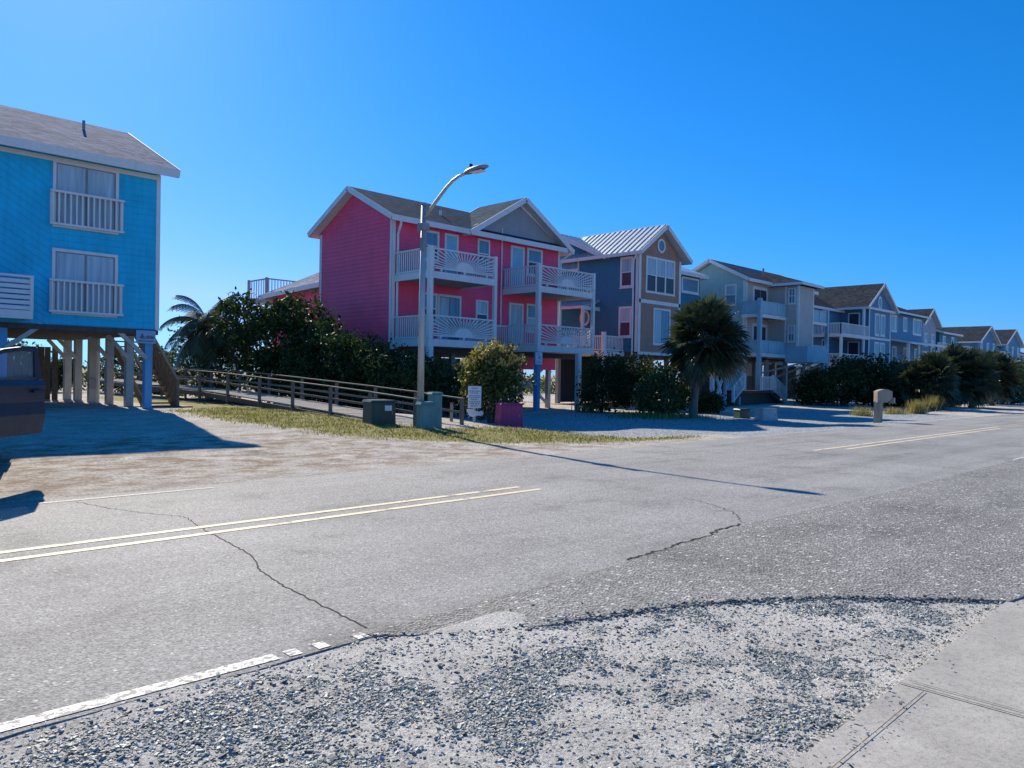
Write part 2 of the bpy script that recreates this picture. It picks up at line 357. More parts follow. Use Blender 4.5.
for nm, poly, soft in (('grass', GRASS, .7), ('gravel', GRAVEL, .5), ('straw', STRAW, .8)):
    a = ground.data.attributes.new(nm, 'FLOAT', 'POINT'); mk = polymask(GX, GY, poly, soft)
    if nm == 'straw': mk = np.maximum(mk * .9, .25 * (GY > 11))
    if nm == 'grass': mk = np.maximum(mk, .55 * sstep(50, 60, GY))
    a.data.foreach_set('value', mk.ravel().astype(np.float32))
ground.data.shade_smooth()

def wobble_edge(a, b, n, amp, seed):
    r = random.Random(seed); out = []
    for i in range(n + 1):
        t = i / n; w_ = 0 if i in (0, n) else r.uniform(-amp, amp)
        out.append((a[0] + (b[0] - a[0]) * t, a[1] + (b[1] - a[1]) * t + w_))
    return out
# main road
far = wobble_edge((-60, 10.50), (26, 10.72), 380, .035, 1) + [(300, 10.9)]
near = wobble_edge((-60, 3.86), (3.0, 3.88), 240, .02, 2) + [(60, 3.9), (300, 3.9)]
V = [(x, y, 0) for x, y in near] + [(x, y, 0) for x, y in far]; xs = sorted(set([q[0] for q in near] + [q[0] for q in far]))
nxs, nys = zip(*near); fxs, fys = zip(*far); mb = MB(); cols = [0, .2, .4, .6, .8, 1]
vv = []; ff = []
for i, x in enumerate(xs):
    y0 = np.interp(x, nxs, nys); y1 = np.interp(x, fxs, fys)
    vv += [(x, y0, -.03)] + [(x, y0 + (y1 - y0) * c, .004) for c in cols] + [(x, y1, -.03)]
    if i: b_ = (i - 1) * 8; ff += [(b_ + k, b_ + 8 + k, b_ + 9 + k, b_ + 1 + k) for k in range(7)]
props(fastmesh('road', vv, ff, 'asphalt'), kind='structure')

def strip(mb, pts, wid, z):
    for (a, b) in zip(pts[:-1], pts[1:]):
        a, b = Vector((*a, 0)), Vector((*b, 0)); d = (b - a).normalized(); s = Vector((-d.y, d.x, 0)) * wid / 2
        n = len(mb.v); mb.v += [(*(a - s).xy, z), (*(b - s).xy, z), (*(b + s).xy, z), (*(a + s).xy, z)]; mb.f.append((n, n + 1, n + 2, n + 3))
def marking(name, segs, wid, mat, z=.008):
    mb = MB()
    for s in segs: strip(mb, s, wid, z)
    props(mb.build(name, mat), kind='structure')
marking('centre_line', [[(-50, 7.37), (8.05, 7.46)], [(-50, 7.70), (7.95, 7.80)], [(18.6, 7.37), (33, 7.41)], [(17.6, 7.70), (34, 7.74)]], .10, 'yellowline'); M['dimyellow'] = wornpaint('faded_yellow_paint', (.52, .44, .33), .44)
marking('centre_line', [[(33, 7.41), (70, 7.5)], [(34, 7.74), (70, 7.83)]], .10, 'dimyellow')
marking('edge_line', [[(-50, 3.985), (.5, 3.985), (2.12, 3.97)], [(2.18, 3.965), (2.26, 3.962)], [(2.36, 3.96), (2.44, 3.96)], [(2.62, 3.95), (2.70, 3.95)], [(19.2, 4.05), (60, 4.05)]], .10, 'whiteline')
marking('faded_edge_line', [[(-50, 10.36), (4.6, 10.36)]], .09, 'faintline')
def crackpath(px, seed, amp):
    r = random.Random(seed); pts = [at(x, y, Z=0) for x, y in px]; out = []
    for a, b in zip(pts[:-1], pts[1:]):
        n = max(2, int((b - a).length / .05))
        for i in range(n): q = a.lerp(b, i / n); out.append((q.x + r.uniform(-amp, amp), q.y + r.uniform(-amp, amp)))
    return out
marking('road_crack', [crackpath([(205, 531), (226, 542), (250, 555), (262, 573), (290, 590), (320, 605), (350, 620), (372, 631)], 3, .013)], .012, 'crack', .007)
marking('road_crack', [crackpath([(75, 502), (110, 509), (150, 514), (185, 517), (205, 531)], 4, .02)], .008, 'crack', .007)
marking('road_crack', [crackpath([(628, 561), (645, 555), (668, 549), (690, 541), (706, 537), (718, 531), (745, 524)], 5, .03)], .024, 'crack', .0095)
marking('road_crack', [crackpath([(745, 524), (732, 512), (705, 503), (680, 497)], 6, .03)], .008, 'crack', .007)

# rough apron of the side road
outer = [at(*q, Z=0).xy for q in [(372, 637), (420, 636), (470, 634), (520, 629), (560, 625), (600, 616), (650, 611), (700, 604), (760, 601), (830, 599), (900, 600), (960, 600), (1010, 602)]]
outer = [Vector(q) for q in outer]; op = []
r = random.Random(11)
for a, b in zip(outer[:-1], outer[1:]):
    n = max(2, int((b - a).length / .022))
    for i in range(n): op.append(a.lerp(b, i / n) + Vector((r.uniform(-.012, .012), r.uniform(-.028, .028))) * min(1, max(.35, (a.x - 3.0))))
op.append(outer[-1]); op += [Vector((7.2, 1.3)), Vector((8.5, -3)), Vector((9, -30))]
inner = []
for i, q in enumerate(op):
    inner.append(Vector((max(q.x, 2.7), float(np.interp(q.x, [2.7, 5, 6.5, 8, 10, 12.3], [3.95, 3.98, 4.1, 4.2, 4.12, 4.06])) + r.uniform(-.018, .018))))
inner[-3] = Vector((8.0, 4.2)); inner[-2] = Vector((12.3, 4.06)); inner[-1] = Vector((32, 4.05))
op += [Vector((30, -30)), Vector((60, -30))]; inner += [Vector((40, 4.05)), Vector((60, 4.05))]
mb = MB(); n = len(op)
NR = 6
for i in range(n):
    for k in range(NR + 1):
        q = inner[i].lerp(op[i], k / NR); mb.v.append((q.x, q.y, .009))
    q = op[i]; mb.v.append((q.x + r.uniform(-.01, .01), q.y - r.uniform(.0, .03), -.04))
W_ = NR + 2
for i in range(n - 1):
    for k in range(NR + 1): b_ = i * W_ + k; mb.f.append((b_, b_ + W_, b_ + W_ + 1, b_ + 1))
props(mb.build('side_road', 'chipseal'), kind='structure')

# near verge: sand with slate chips
vx = np.arange(-6, 8.2, .05); vy = np.arange(-3, 4.02, .05); VX, VY = np.meshgrid(vx, vy)
rs = np.random.RandomState(3)
def vnoise(X, Y, f, seed):
    r = np.random.RandomState(seed); G = r.rand(128, 128); x = X * f + 40; y = Y * f + 40
    xi = np.floor(x).astype(int); yi = np.floor(y).astype(int); tx = x - xi; ty = y - yi; tx = tx * tx * (3 - 2 * tx); ty = ty * ty * (3 - 2 * ty)
    q = lambda a, b: G[a % 128, b % 128]
    return (q(xi, yi) * (1 - tx) + q(xi + 1, yi) * tx) * (1 - ty) + (q(xi, yi + 1) * (1 - tx) + q(xi + 1, yi + 1) * tx) * ty
def vz(X, Y): return -.012 + .016 * (1 - sstep(3.3, 4.4, X)) + .004 * sstep(4.2, 5, X) + .016 * vnoise(X, Y, 1.3, 5) + .014 * vnoise(X, Y, 4.5, 6) * (Y < 3.7) - .012
V = np.stack([VX.ravel(), VY.ravel(), vz(VX, VY).ravel()], 1); nx = len(vx); ny = len(vy)
I = (np.arange(ny - 1)[:, None] * nx + np.arange(nx - 1)[None]).ravel(); F = np.stack([I, I + 1, I + 1 + nx, I + nx], 1)
vg = fastmesh('verge', V, F, 'vergesand'); props(vg, kind='structure'); vg.data.shade_smooth()
N = 300000
sx = rs.uniform(-.3, 6.6, N); sy = rs.uniform(1.2, 3.93, N)
dens = vnoise(sx, sy, 1.5, 21) * .36 + vnoise(sx, sy, 4.2, 22) * .36 + vnoise(sx, sy, 11, 23) * .28
dd = np.hypot(sx, sy)                                   # thicker gravel towards the camera end of the verge
pr = np.clip((dens - .50) * 3.2 + .30 * np.clip((4.1 - dd) / .9, -.2, 1) + .14, .07, .75)
keep = rs.rand(N) < pr
diag = sx * 1.0 + sy * 1.62                               # keep the paved apron clear
oxs = np.array([q.x for q in op[:-5]]); oys = np.array([q.y for q in op[:-5]])
lim0 = np.where(sx < oxs[0], 3.9, np.interp(sx, oxs, oys)); lim = lim0 - .01 + np.where(rs.rand(N) < .22, rs.exponential(.10, N), 0)
keep &= (sy < lim) & ~((sy < 1.42) & (sx > 3.0) & (rs.rand(N) < .97))
sx, sy = sx[keep], sy[keep]; N = len(sx)
sz = rs.gamma(1.9, .0027, N) + .003; sz = np.clip(sz, .003, .022)
cube = np.array([(-1, -1, -1), (1, -1, -1), (1, 1, -1), (-1, 1, -1), (-1, -1, 1), (1, -1, 1), (1, 1, 1), (-1, 1, 1)], float) * .6
Vs = cube[None] * (1 + rs.uniform(-.45, .35, (N, 8, 3))); Vs[:, 4:, :2] *= rs.uniform(.45, .95, (N, 1, 1))
Vs *= (sz[:, None] * np.stack([rs.uniform(.9, 1.5, N), rs.uniform(.6, 1.0, N), rs.uniform(.2, .48, N)], 1))[:, None, :]
an = rs.uniform(0, 6.28, N); tl = rs.normal(0, .25, (N, 2))
ca, sa = np.cos(an)[:, None], np.sin(an)[:, None]
X = Vs[..., 0] * ca - Vs[..., 1] * sa; Y_ = Vs[..., 0] * sa + Vs[..., 1] * ca; Z = Vs[..., 2] + X * tl[:, :1] + Y_ * tl[:, 1:]
onwalk = (sy < 1.42) & (sx > 2)
base = np.where(onwalk, .05, np.where(sy > lim0[keep], .010, vz(sx, sy))) + sz * .22
Vs = np.stack([X + sx[:, None], Y_ + sy[:, None], Z + base[:, None]], 2).reshape(-1, 3)
cf = np.array([(0, 3, 2, 1), (4, 5, 6, 7), (0, 1, 5, 4), (1, 2, 6, 5), (2, 3, 7, 6), (3, 0, 4, 7)])
F = (np.arange(N)[:, None, None] * 8 + cf[None]).reshape(-1, 4)
props(fastmesh('gravel', Vs, F, 'stones', tint=np.repeat(np.clip(rs.normal(.42, .24, N), 0, 1), 8)), 'loose blue grey slate chips scattered over the sandy roadside', 'gravel', kind='stuff')

# crumbs of broken asphalt along the apron edge
N2 = 1000; t_ = rs.uniform(oxs[0], oxs[-1], N2); t_ = np.where(rs.rand(N2) < .75, np.maximum(t_, 4.0 + rs.rand(N2) * 2.4), t_); cy_ = np.interp(t_, oxs, oys) + rs.normal(-.02, .028, N2)
s2 = np.clip(rs.gamma(2.2, .003, N2) + .0035, .0035, .022); V2 = cube[None] * (1 + rs.uniform(-.45, .35, (N2, 8, 3))) * (s2[:, None] * np.stack([rs.uniform(.8, 1.3, N2), rs.uniform(.7, 1.1, N2), rs.uniform(.5, .9, N2)], 1))[:, None, :]
V2 = (V2 + np.stack([t_, cy_, np.where(cy_ > np.interp(t_, oxs, oys), .010, vz(t_, cy_)) + s2 * .3], 1)[:, None, :]).reshape(-1, 3)
F2 = (np.arange(N2)[:, None, None] * 8 + cf[None]).reshape(-1, 4)
props(fastmesh('asphalt_crumbs', V2, F2, 'stones', tint=np.repeat(np.clip(rs.normal(.18, .16, N2), 0, 1), 8)), 'dark crumbs of broken asphalt along the ragged road edge', 'rubble', kind='stuff')

# pavement slabs
mb = MB()
def pslab(x0, x1):
    mb.hexa([(x0, -3, -.05), (x1, -3, -.05), (x1, 1.41, -.05), (x0, 1.41, -.05), (x0, -3, .042), (x1, -3, .042), (x1, 1.395, .036), (x0, 1.395, .036)])
for a, b in ((-6, 1.35), (1.355, 4.27), (4.275, 6.48)): pslab(a, b)
props(mb.build('pavement', 'pavement'), kind='structure')
mb = MB()
marking('pavement_joint', [[(-6, 1.262), (4.25, 1.262)]], .005, 'jointdirt', .0445); marking('pavement_joint', [wobble_edge((4.2, 1.38), (4.6, -2.5), 1, 0, 1)] if 0 else [[(4.272, 1.39), (4.282, -2.9)]], .009, 'jointdirt', .0445)
marking('pavement_joint', [[(4.335, 1.36), (4.345, -2.9)]], .006, 'jointdirt', .0445)

# ------------------------------------------------------------------ house kit
def win(house, mp, s0, s1, z0, z1, style='dh', up='blind', lo='glassd', trim=.11, name='window', fm='white'):
    f = MB(); tw = trim
    f.mbox(mp, s0, s0 + tw, z0, z1, -.01, .06); f.mbox(mp, s1 - tw, s1, z0, z1, -.01, .06)
    f.mbox(mp, s0 + tw, s1 - tw, z1 - tw, z1, -.01, .058); f.mbox(mp, s0 + tw, s1 - tw, z0, z0 + tw, -.01, .062)
    if name == 'window': f.mbox(mp, s0 - .04, s1 + .04, z0 - .05, z0 - .002, -.01, .09)
    a, b, c, d = s0 + tw, s1 - tw, z0 + tw, z1 - tw; pn = []
    if style == 'dh':
        h = (c + d) / 2; f.mbox(mp, a, b, h - .03, h + .03, 0, .048); pn = [(a, b, h + .03, d, up), (a, b, c, h - .03, lo)]
    elif style == 'slider':
        h = (a + b) / 2; pn = [(a, h - .025, c, d, up), (h + .025, b, c, d, lo)]
    elif style == 'grid':
        h = (c + d) / 2; v = (a + b) / 2; f.mbox(mp, a, b, h - .03, h + .03, 0, .048); f.mbox(mp, v - .02, v + .02, c, d, 0, .046); pn = [(a, b, h + .03, d, up), (a, b, c, h - .03, lo)]
    else: pn = [(a, b, c, d, up)]
    o = f.build(name, fm, house)
    if style == 'slider':
        q = MB(); e = .035
        for u in (a, h - e, h, b - e): q.mbox(mp, u + .001, u + e - .001, c, d, .03, .044)
        for u in (c, d - e): q.mbox(mp, a + e, b - e, u, u + e, .03, .042)
        q.build('sash', 'lampgrey', o)
    for q in pn: MB().mbox(mp, q[0], q[1], q[2], q[3], .008, .03).build('glass_pane', q[4], o)
    return o
def triple(house, mp, s0, s1, z0, z1, n=3):
    f = MB(); tw = .13; wd = (s1 - s0 - tw) / n
    f.mbox(mp, s0, s1, z1 - tw, z1, -.01, .06); f.mbox(mp, s0, s1, z0, z0 + tw, -.01, .062)
    for i in range(n + 1): f.mbox(mp, s0 + i * wd, s0 + i * wd + tw, z0 + tw, z1 - tw, -.01, .058)
    h = (z0 + z1) / 2; f.mbox(mp, s0 + tw, s1 - tw, h - .03, h + .03, 0, .045); o = f.build('window', 'white', house)
    for i in range(n):
        a, b = s0 + i * wd + tw, s0 + (i + 1) * wd
        MB().mbox(mp, a, b, h + .03, z1 - tw, .008, .03).build('glass_pane', 'blind', o); MB().mbox(mp, a, b, z0 + tw, h - .03, .008, .03).build('glass_pane', 'glassd', o)
def disc(mb, mp, cs, cz, rs_, rz, o0, o1, n=24, inner=0):
    ring = [(cs + rs_ * math.cos(2 * math.pi * i / n), cz + rz * math.sin(2 * math.pi * i / n)) for i in range(n)]
    if inner:
        rin = [(cs + (q[0] - cs) * inner, cz + (q[1] - cz) * inner) for q in ring]
        for i in range(n):
            j = (i + 1) % n; mb.hexa([mp(*ring[i], o0), mp(*ring[j], o0), mp(*rin[j], o0), mp(*rin[i], o0), mp(*ring[i], o1), mp(*ring[j], o1), mp(*rin[j], o1), mp(*rin[i], o1)])
    else: mb.add([mp(*q, o0) for q in ring] + [mp(*q, o1) for q in ring], [tuple(range(n)), tuple(range(n, 2 * n))] + [(i, (i + 1) % n, n + (i + 1) % n, n + i) for i in range(n)])
def roundwin(house, mp, cs, cz, rs_, rz):
    f = MB(); disc(f, mp, cs, cz, rs_, rz, -.01, .06, inner=.72); o = f.build('round_window', 'white', house)
    q = MB(); disc(q, mp, cs, cz, rs_ * .73, rz * .73, .0, .03); q.build('glass_pane', 'glassb', o)
def wallbox(house, poly, mp, mat, th=.15, step=.17, ang=0., name='wall', extra=None):
    """one wall: lapped boards on a solid core"""
    m_ = MB(); m_.lap(mp, poly, step, ang)
    if extra: extra(m_)
    m_.prism([mp(s, z, -.003) for s, z in poly], Vector(mp(0, 0, -th)) - Vector(mp(0, 0, -.003)))
    return m_.build(name, mat, house)
def rail(house, mp, s0, s1, z0, z1, style='balusters', o=0, mat='white', name='railing', gap=.13):
    m_ = MB(); a, b = -.04 + o, .04 + o
    m_.mbox(mp, s0, s1, z1 - .07, z1, a - .02, b + .02)
    if style == 'balusters':
        m_.mbox(mp, s0, s1, z0, z0 + .07, a, b); n = int((s1 - s0) / gap)
        for i in range(n):
            s = s0 + (i + .5) * (s1 - s0) / n; m_.mbox(mp, s - .022, s + .022, z0 + .07, z1 - .07, a + .018, b - .018)
    elif style == 'slats':
        n = 6; 
        for i in range(n):
            z = z0 + .02 + i * (z1 - z0 - .1) / n; m_.mbox(mp, s0, s1, z, z + .11, a + .02, b - .02)
        for s in (s0, s1 - .09): m_.mbox(mp, s, s + .09, z0, z1 - .07, a, b)
    elif style == 'panel':
        m_.mbox(mp, s0, s1, z0, z0 + .07, a, b); m_.mbox(mp, s0, s1, z0 + .07, z1 - .07, -.012 + o, .012 + o)
        n = max(1, round((s1 - s0) / 1.5))
        for i in range(n + 1):
            s = s0 + i * (s1 - s0) / n; m_.mbox(mp, max(s0, s - .05), min(s1, s + .05), z0, z1, a, b)
    elif style == 'sunburst':
        zb = z0 + .16; m_.mbox(mp, s0, s1, zb - .06, zb, a, b); c = (s0 + s1) / 2; hr, hz = .52, .36
        m_.mbox(mp, s0, s0 + .09, z0, z1 - .07, a, b); m_.mbox(mp, s1 - .09, s1, z0, z1 - .07, a, b)
        for sx_ in (s0 + .5, c, s1 - .5): m_.mbox(mp, sx_ - .05, sx_ + .05, z0, zb - .06, a, b)
        hub = [(c + hr * math.cos(k * math.pi / 14), zb + hz * math.sin(k * math.pi / 14)) for k in range(15)]
        nH = len(hub); m_.add([mp(*q, a + .01) for q in hub] + [mp(*q, b - .01) for q in hub], [tuple(range(nH)), tuple(range(nH, 2 * nH))] + [(i, (i + 1) % nH, nH + (i + 1) % nH, nH + i) for i in range(nH)])
        H = z1 - .07 - zb; Wd = (s1 - s0) / 2 - .09; nr = 23
        for k in range(nr):
            th = math.pi * (k + .5) / nr; # even spacing measured in a squashed circle so the fan fills the panel
            dx, dz = math.cos(th) * 1.9, math.sin(th); L = min(Wd / abs(dx) if abs(dx) > 1e-6 else 9, H / dz)
            hub_r = .95 / math.sqrt((dx / hr) ** 2 + (dz / hz) ** 2)
            p0, p1 = (c + dx * hub_r, zb + dz * hub_r), (c + dx * L, zb + dz * L)
            ln = math.hypot(p1[0] - p0[0], p1[1] - p0[1]); 
            if ln < .05: continue
            nx_, nz_ = -(p1[1] - p0[1]) / ln * .026, (p1[0] - p0[0]) / ln * .026
            q = [(p0[0] + nx_ * .6, p0[1] + nz_ * .6), (p0[0] - nx_ * .6, p0[1] - nz_ * .6), (p1[0] - nx_, p1[1] - nz_), (p1[0] + nx_, p1[1] + nz_)]
            m_.hexa([mp(*u, a + .02) for u in q] + [mp(*u, b - .02) for u in q])
    return m_.build(name, mat, house)
def deck(house, x0, x1, y0, y1, zb, zt, fascia='white'):
    d = MB(); d.box(x0 + .05, x1 - .05, y0 + .05, y1, zb + .06, zt - .01)
    o = d.build('deck', 'deckwood', house)
    f = MB(); f.box(x0, x1, y0, y0 + .05, zb, zt); f.box(x0, x0 + .05, y0 + .05, y1, zb, zt); f.box(x1 - .05, x1, y0 + .05, y1, zb, zt); f.build('fascia', fascia, o)
    return o
def post(house, x, y, z0, z1, w_=.2, mat='white', name='post'): return MB().box(x - w_ / 2, x + w_ / 2, y - w_ / 2, y + w_ / 2, z0, z1).build(name, mat, house)
def gable_roof_x(house, x0, x1, ye0, ye1, ze, yr, zr, th=.2, mat='sh_dark', fas=True, ze1=None):
    """ridge along X"""
    ze1 = ze if ze1 is None else ze1
    m_ = MB(); m_.slab([(x0, ye0, ze), (x1, ye0, ze), (x1, yr, zr), (x0, yr, zr)], th); m_.slab([(x1, ye1, ze1), (x0, ye1, ze1), (x0, yr, zr), (x1, yr, zr)], th)
    o = m_.build('roof', mat, house)
    q_ = MB(); e_ = .03; k_ = th + .025
    q_.slab([(x0 + e_, ye0 + e_, ze - k_), (x1 - e_, ye0 + e_, ze - k_), (x1 - e_, yr, zr - k_), (x0 + e_, yr, zr - k_)], .015); q_.slab([(x1 - e_, ye1 - e_, ze1 - k_), (x0 + e_, ye1 - e_, ze1 - k_), (x0 + e_, yr, zr - k_), (x1 - e_, yr, zr - k_)], .015); q_.build('soffit', 'soffit', o)
    if fas:
        f = MB(); d = th / 2 + .02
        f.box(x0, x1, ye0 - .035, ye0 - .003, ze - th - .06, ze - .01)
        for x in (x0 - .02, x1 + .02):
            for ye, z_ in ((ye0, ze), (ye1, ze1)): f.beam((x, ye, z_ - d), (x, yr, zr - d), .035, th + .05)
        f.build('fascia', 'white', o)
    return o
def gable_roof_y(house, y0, y1, xe0, xe1, ze, xr, zr, th=.2, mat='sh_dark', fas=True, gutters=True):
    """ridge along Y, gable towards the street"""
    m_ = MB(); m_.slab([(xe0, y1, ze), (xe0, y0, ze), (xr, y0, zr), (xr, y1, zr)], th); m_.slab([(xe1, y0, ze), (xe1, y1, ze), (xr, y1, zr), (xr, y0, zr)], th)
    o = m_.build('roof', mat, house)
    q_ = MB(); e_ = .03; k_ = th + .025
    q_.slab([(xe0 + e_, y1 - e_, ze - k_), (xe0 + e_, y0 + e_, ze - k_), (xr, y0 + e_, zr - k_), (xr, y1 - e_, zr - k_)], .015); q_.slab([(xe1 - e_, y0 + e_, ze - k_), (xe1 - e_, y1 - e_, ze - k_), (xr, y1 - e_, zr - k_), (xr, y0 + e_, zr - k_)], .015); q_.build('soffit', 'soffit', o)
    if fas:
        f = MB(); d = th / 2 + .02
        for y in (y0 - .02, y1 + .02):
            for xe in (xe0, xe1): f.beam((xe, y, ze - d), (xr, y, zr - d), .035, th + .06)
        if gutters:
            for xe, s in ((xe0, -1), (xe1, 1)): f.box(min(xe + s * .003, xe + s * .05), max(xe + s * .003, xe + s * .05), y0, y1, ze - th - .03, ze - .02)
        f.build('fascia', 'white', o)
    return o
def hip_roof(house, x0, x1, y0, y1, ze, zr, rx0, rx1, yr, mat='sh_dark', th=.16):
    A, B, C, D = (x0, y0, ze), (x1, y0, ze), (x1, y1, ze), (x0, y1, ze); P, Q = (rx0, yr, zr), (rx1, yr, zr); m_ = MB()
    dn = lambda q: (q[0], q[1], q[2] - th)
    m_.add([A, B, C, D, P, Q, dn(A), dn(B), dn(C), dn(D)], [(0, 1, 5, 4), (1, 2, 5), (2, 3, 4, 5), (3, 0, 4), (6, 9, 8, 7), (0, 6, 7, 1), (1, 7, 8, 2), (2, 8, 9, 3), (3, 9, 6, 0)])
    o = m_.build('roof', mat, house); f = MB()
    f.box(x0 - .03, x1 + .03, y0 - .035, y0 - .003, ze - th - .05, ze - .01); f.box(x0 - .035, x0 - .003, y0, y1, ze - th - .05, ze - .01); f.box(x1 + .003, x1 + .035, y0, y1, ze - th - .05, ze - .01)
    f.build('fascia', 'white', o); return o
def board(house, mp, s0, s1, z0, z1, pr=.05, name='trim', mat='white'): return MB().mbox(mp, s0, s1, z0, z1, -.01, pr).build(name, mat, house)
def pipe(house, pts, r_=.045): return MB().tube(pts, r_, 8).build('downspout', 'white', house)

# ================================================================== blue house (left)
H = thing('beach_house', (5, 27, g(5, 27)), 'bright azure house on white stilts at the left edge, slat balconies under its windows', 'house', 'raised beach houses along the street')
fr = frontmap(27.0); G0 = .0
wallbox(H, [(6.62, 2.97), (9.9, 2.97), (9.9, 8.42), (6.62, 8.42)], fr, 'azure', step=.2)
wallbox(H, [(-3, 2.97), (6.62, 2.97), (6.62, 8.42), (-3, 8.42)], fr, 'azure', step=.2, ang=R(-32))
wallbox(H, [(27.15, 2.97), (36.4, 2.97), (36.4, 8.3), (31.75, 10.35), (27.15, 8.3)], rightmap(9.9), 'azure', step=.2)
wallbox(H, [(27.15, 2.97), (36.4, 2.97), (36.4, 8.3), (31.75, 10.35), (27.15, 8.3)], leftmap(-3), 'azure', step=.2)
MB().box(-3, 9.9, 36.4, 36.55, 2.97, 8.42).build('wall', 'azure', H)
MB().box(-2.9, 9.8, 27.2, 36.3, 2.80, 3.0).build('floor_frame', 'darkwood', H)
gable_roof_x(H, -3.5, 10.35, 26.5, 37.0, 8.38, 31.6, 10.72, .22, 'sh_grey')
board(H, fr, 9.8, 9.93, 2.97, 8.2, .035); MB().box(-3, 9.9, 26.95, 27.1, 2.80, 2.96).build('rim_beam', 'darkwood', H)
MB().box(-3, 9.9, 26.96, 26.985, 8.02, 8.16).build('frieze_board', 'white', H)
for z0, z1, rz0, rz1 in ((6.0, 8.08, 6.05, 7.12), (3.3, 5.34, 3.35, 4.38)):
    win(H, fr, 6.70, 8.60, z0, z1, 'slider', 'blind', 'blind', .09, 'sliding_window')
    r_ = rail(H, fr, 6.60, 8.74, rz0, rz1, 'balusters', .16, 'white', gap=.155)
    [MB().box(x, x + .1, 26.86, 26.97, rz0, rz1 - .08).build('rail_post', 'white', r_) for x in (6.62, 8.62)]
d_ = deck(H, 1.0, 6.02, 26.15, 26.93, 3.05, 3.3); rail(H, frontmap(26.15), 1.0, 6.02, 3.3, 4.33, 'slats', .0)
rail(H, rightmap(6.02), 26.25, 26.9, 3.3, 4.33, 'slats', -.05)
MB().box(8.42, 8.5, 30.2, 30.28, 10.0, 10.42).build('vent_pipe', 'lampgrey', H)
PILES = [(9.62, 27.12, .24, 'shadepost'), (5.42, 27.12, .26, 'shadepost'), (1.0, 27.12, .26, 'shadepost'), (5.4, 31.5, .24, 'offwhite'), (1.2, 31.5, .24, 'offwhite'), (5.4, 35.9, .24, 'offwhite')]
PILES += [(at(px, 400, Y=Y).x, Y, wd, 'offwhite') for px, Y, wd in ((67, 36.0, .26), (77.5, 34.6, .26), (92, 32.7, .28), (109, 30.9, .24), (128.5, 28.9, .25))]
for x, y, wd, mt_ in PILES:
    post(H, x, y, g(x, y) - .1, 2.82, wd, mt_, 'pile')
def brace(Hs, a, b, w_=.11, mat='offwhite'): return MB().beam(a, b, w_, .13).build('brace', mat, Hs)
brace(H, (5.5, 27.02, 2.2), (6.45, 27.02, 2.95)); brace(H, (5.3, 27.02, 2.2), (4.4, 27.02, 2.95)); brace(H, (9.55, 27.02, 2.0), (8.6, 27.02, 2.93))
for px, Y in ((67, 36.0), (77.5, 34.6), (109, 30.9), (128.5, 28.9)):
    x_ = at(px, 400, Y=Y).x; brace(H, (x_ - .05, Y - .1, 2.0), (x_ - .75, Y - .1, 2.8))
q = at(92, 395, Y=32.5); pipe(H, [(q.x + .22, 32.5, .15), (q.x + .22, 32.5, 2.8)], .05); MB().box(q.x - .12, q.x + .14, 32.44, 32.55, .85, 1.25).build('meter_box', 'lampgrey', H)
st = MB(); n = 13                                    # timber stair beside the corner
for i in range(n):
    y = 28.3 + i * .29; z = g(10, 28) + .1 + i * .205; st.box(9.98, 10.95, y, y + .27, z, z + .045)
so_ = st.build('outdoor_stair', 'brownwood', H); f = MB()
for x in (9.95, 10.98):
    f.beam((x, 28.2, .28), (x, 32.2, 3.0), .06, .3); f.beam((x, 28.0, 1.25), (x, 32.2, 4.1), .09, .09); f.box(x - .05, x + .05, 27.95, 28.07, .2, 1.3)
f.build('stair_stringer', 'brownwood', so_); f = MB()
for i in range(22):
    y = 28.15 + i * .185; zz_ = .35 + (y - 28.1) * .68; f.box(10.955, 11.005, y, y + .13, zz_, zz_ + .86)
f.build('stair_balustrade', 'brownwood', so_); MB().box(9.8, 11.25, 27.3, 28.25, .0, .36).build('stair_landing', 'darkwood', so_)
f = MB()
for i in range(16):
    f.box(5.0 + i * .27, 5.0 + i * .27 + rnd.uniform(.20, .265), 36.2, 36.25, .1, 2.5)
f.build('rear_screen', 'darkwood', H)
sg = thing('house_name_sign', (9.5, 26.97, 2.45), 'pale blue name board with dark peak emblem on the corner stilt of the azure house', 'sign')
MB().box(9.18, 9.80, 26.90, 26.94, 2.50, 2.93).build('board', 'signblue', sg)
l_ = MB(); l_.prism([(9.28, 26.897, 2.66), (9.46, 26.897, 2.66), (9.37, 26.897, 2.84)], (0, -.006, 0)); 
for i in range(5): l_.box(9.48 + i * .058, 9.52 + i * .058, 26.891, 26.897, 2.66, 2.74 + .03 * (i % 2))
l_.box(9.24, 9.72, 26.891, 26.897, 2.56, 2.59); l_.build('lettering', 'signink', sg)

# ================================================================== pink house
H = thing('beach_house', (26, 31, 0), 'hot pink house with white sunburst balcony railings and a grey front gable', 'house', 'raised beach houses along the street')
fr = frontmap(28.5); lf = leftmap(20.65); ZB = 2.75
wallbox(H, [(20.65, ZB), (31.9, ZB), (31.9, 8.7), (20.65, 8.7)], fr, 'pink', step=.19)
wallbox(H, [(28.65, ZB), (34.6, ZB), (34.6, 8.72), (31.58, 10.24), (28.5, 8.72), (28.5, ZB)], lf, 'pink', step=.19)
wallbox(H, [(28.65, ZB), (34.6, ZB), (34.6, 8.7), (28.65, 8.7)], rightmap(31.9), 'pink', step=.19)
MB().box(20.65, 31.9, 34.6, 34.75, ZB, 8.7).build('wall', 'pink', H)
MB().box(20.8, 31.8, 28.7, 34.5, ZB - .1, ZB + .1).build('floor_frame', 'darkwood', H)
gable_roof_x(H, 20.22, 32.0, 28.0, 35.15, 8.72, 31.58, 10.52, .2, 'sh_dark')
wallbox(H, [(25.25, 8.82), (31.9, 8.82), (28.62, 10.62)], frontmap(28.47), 'greyshake', .1, .1, 0, 'gable')
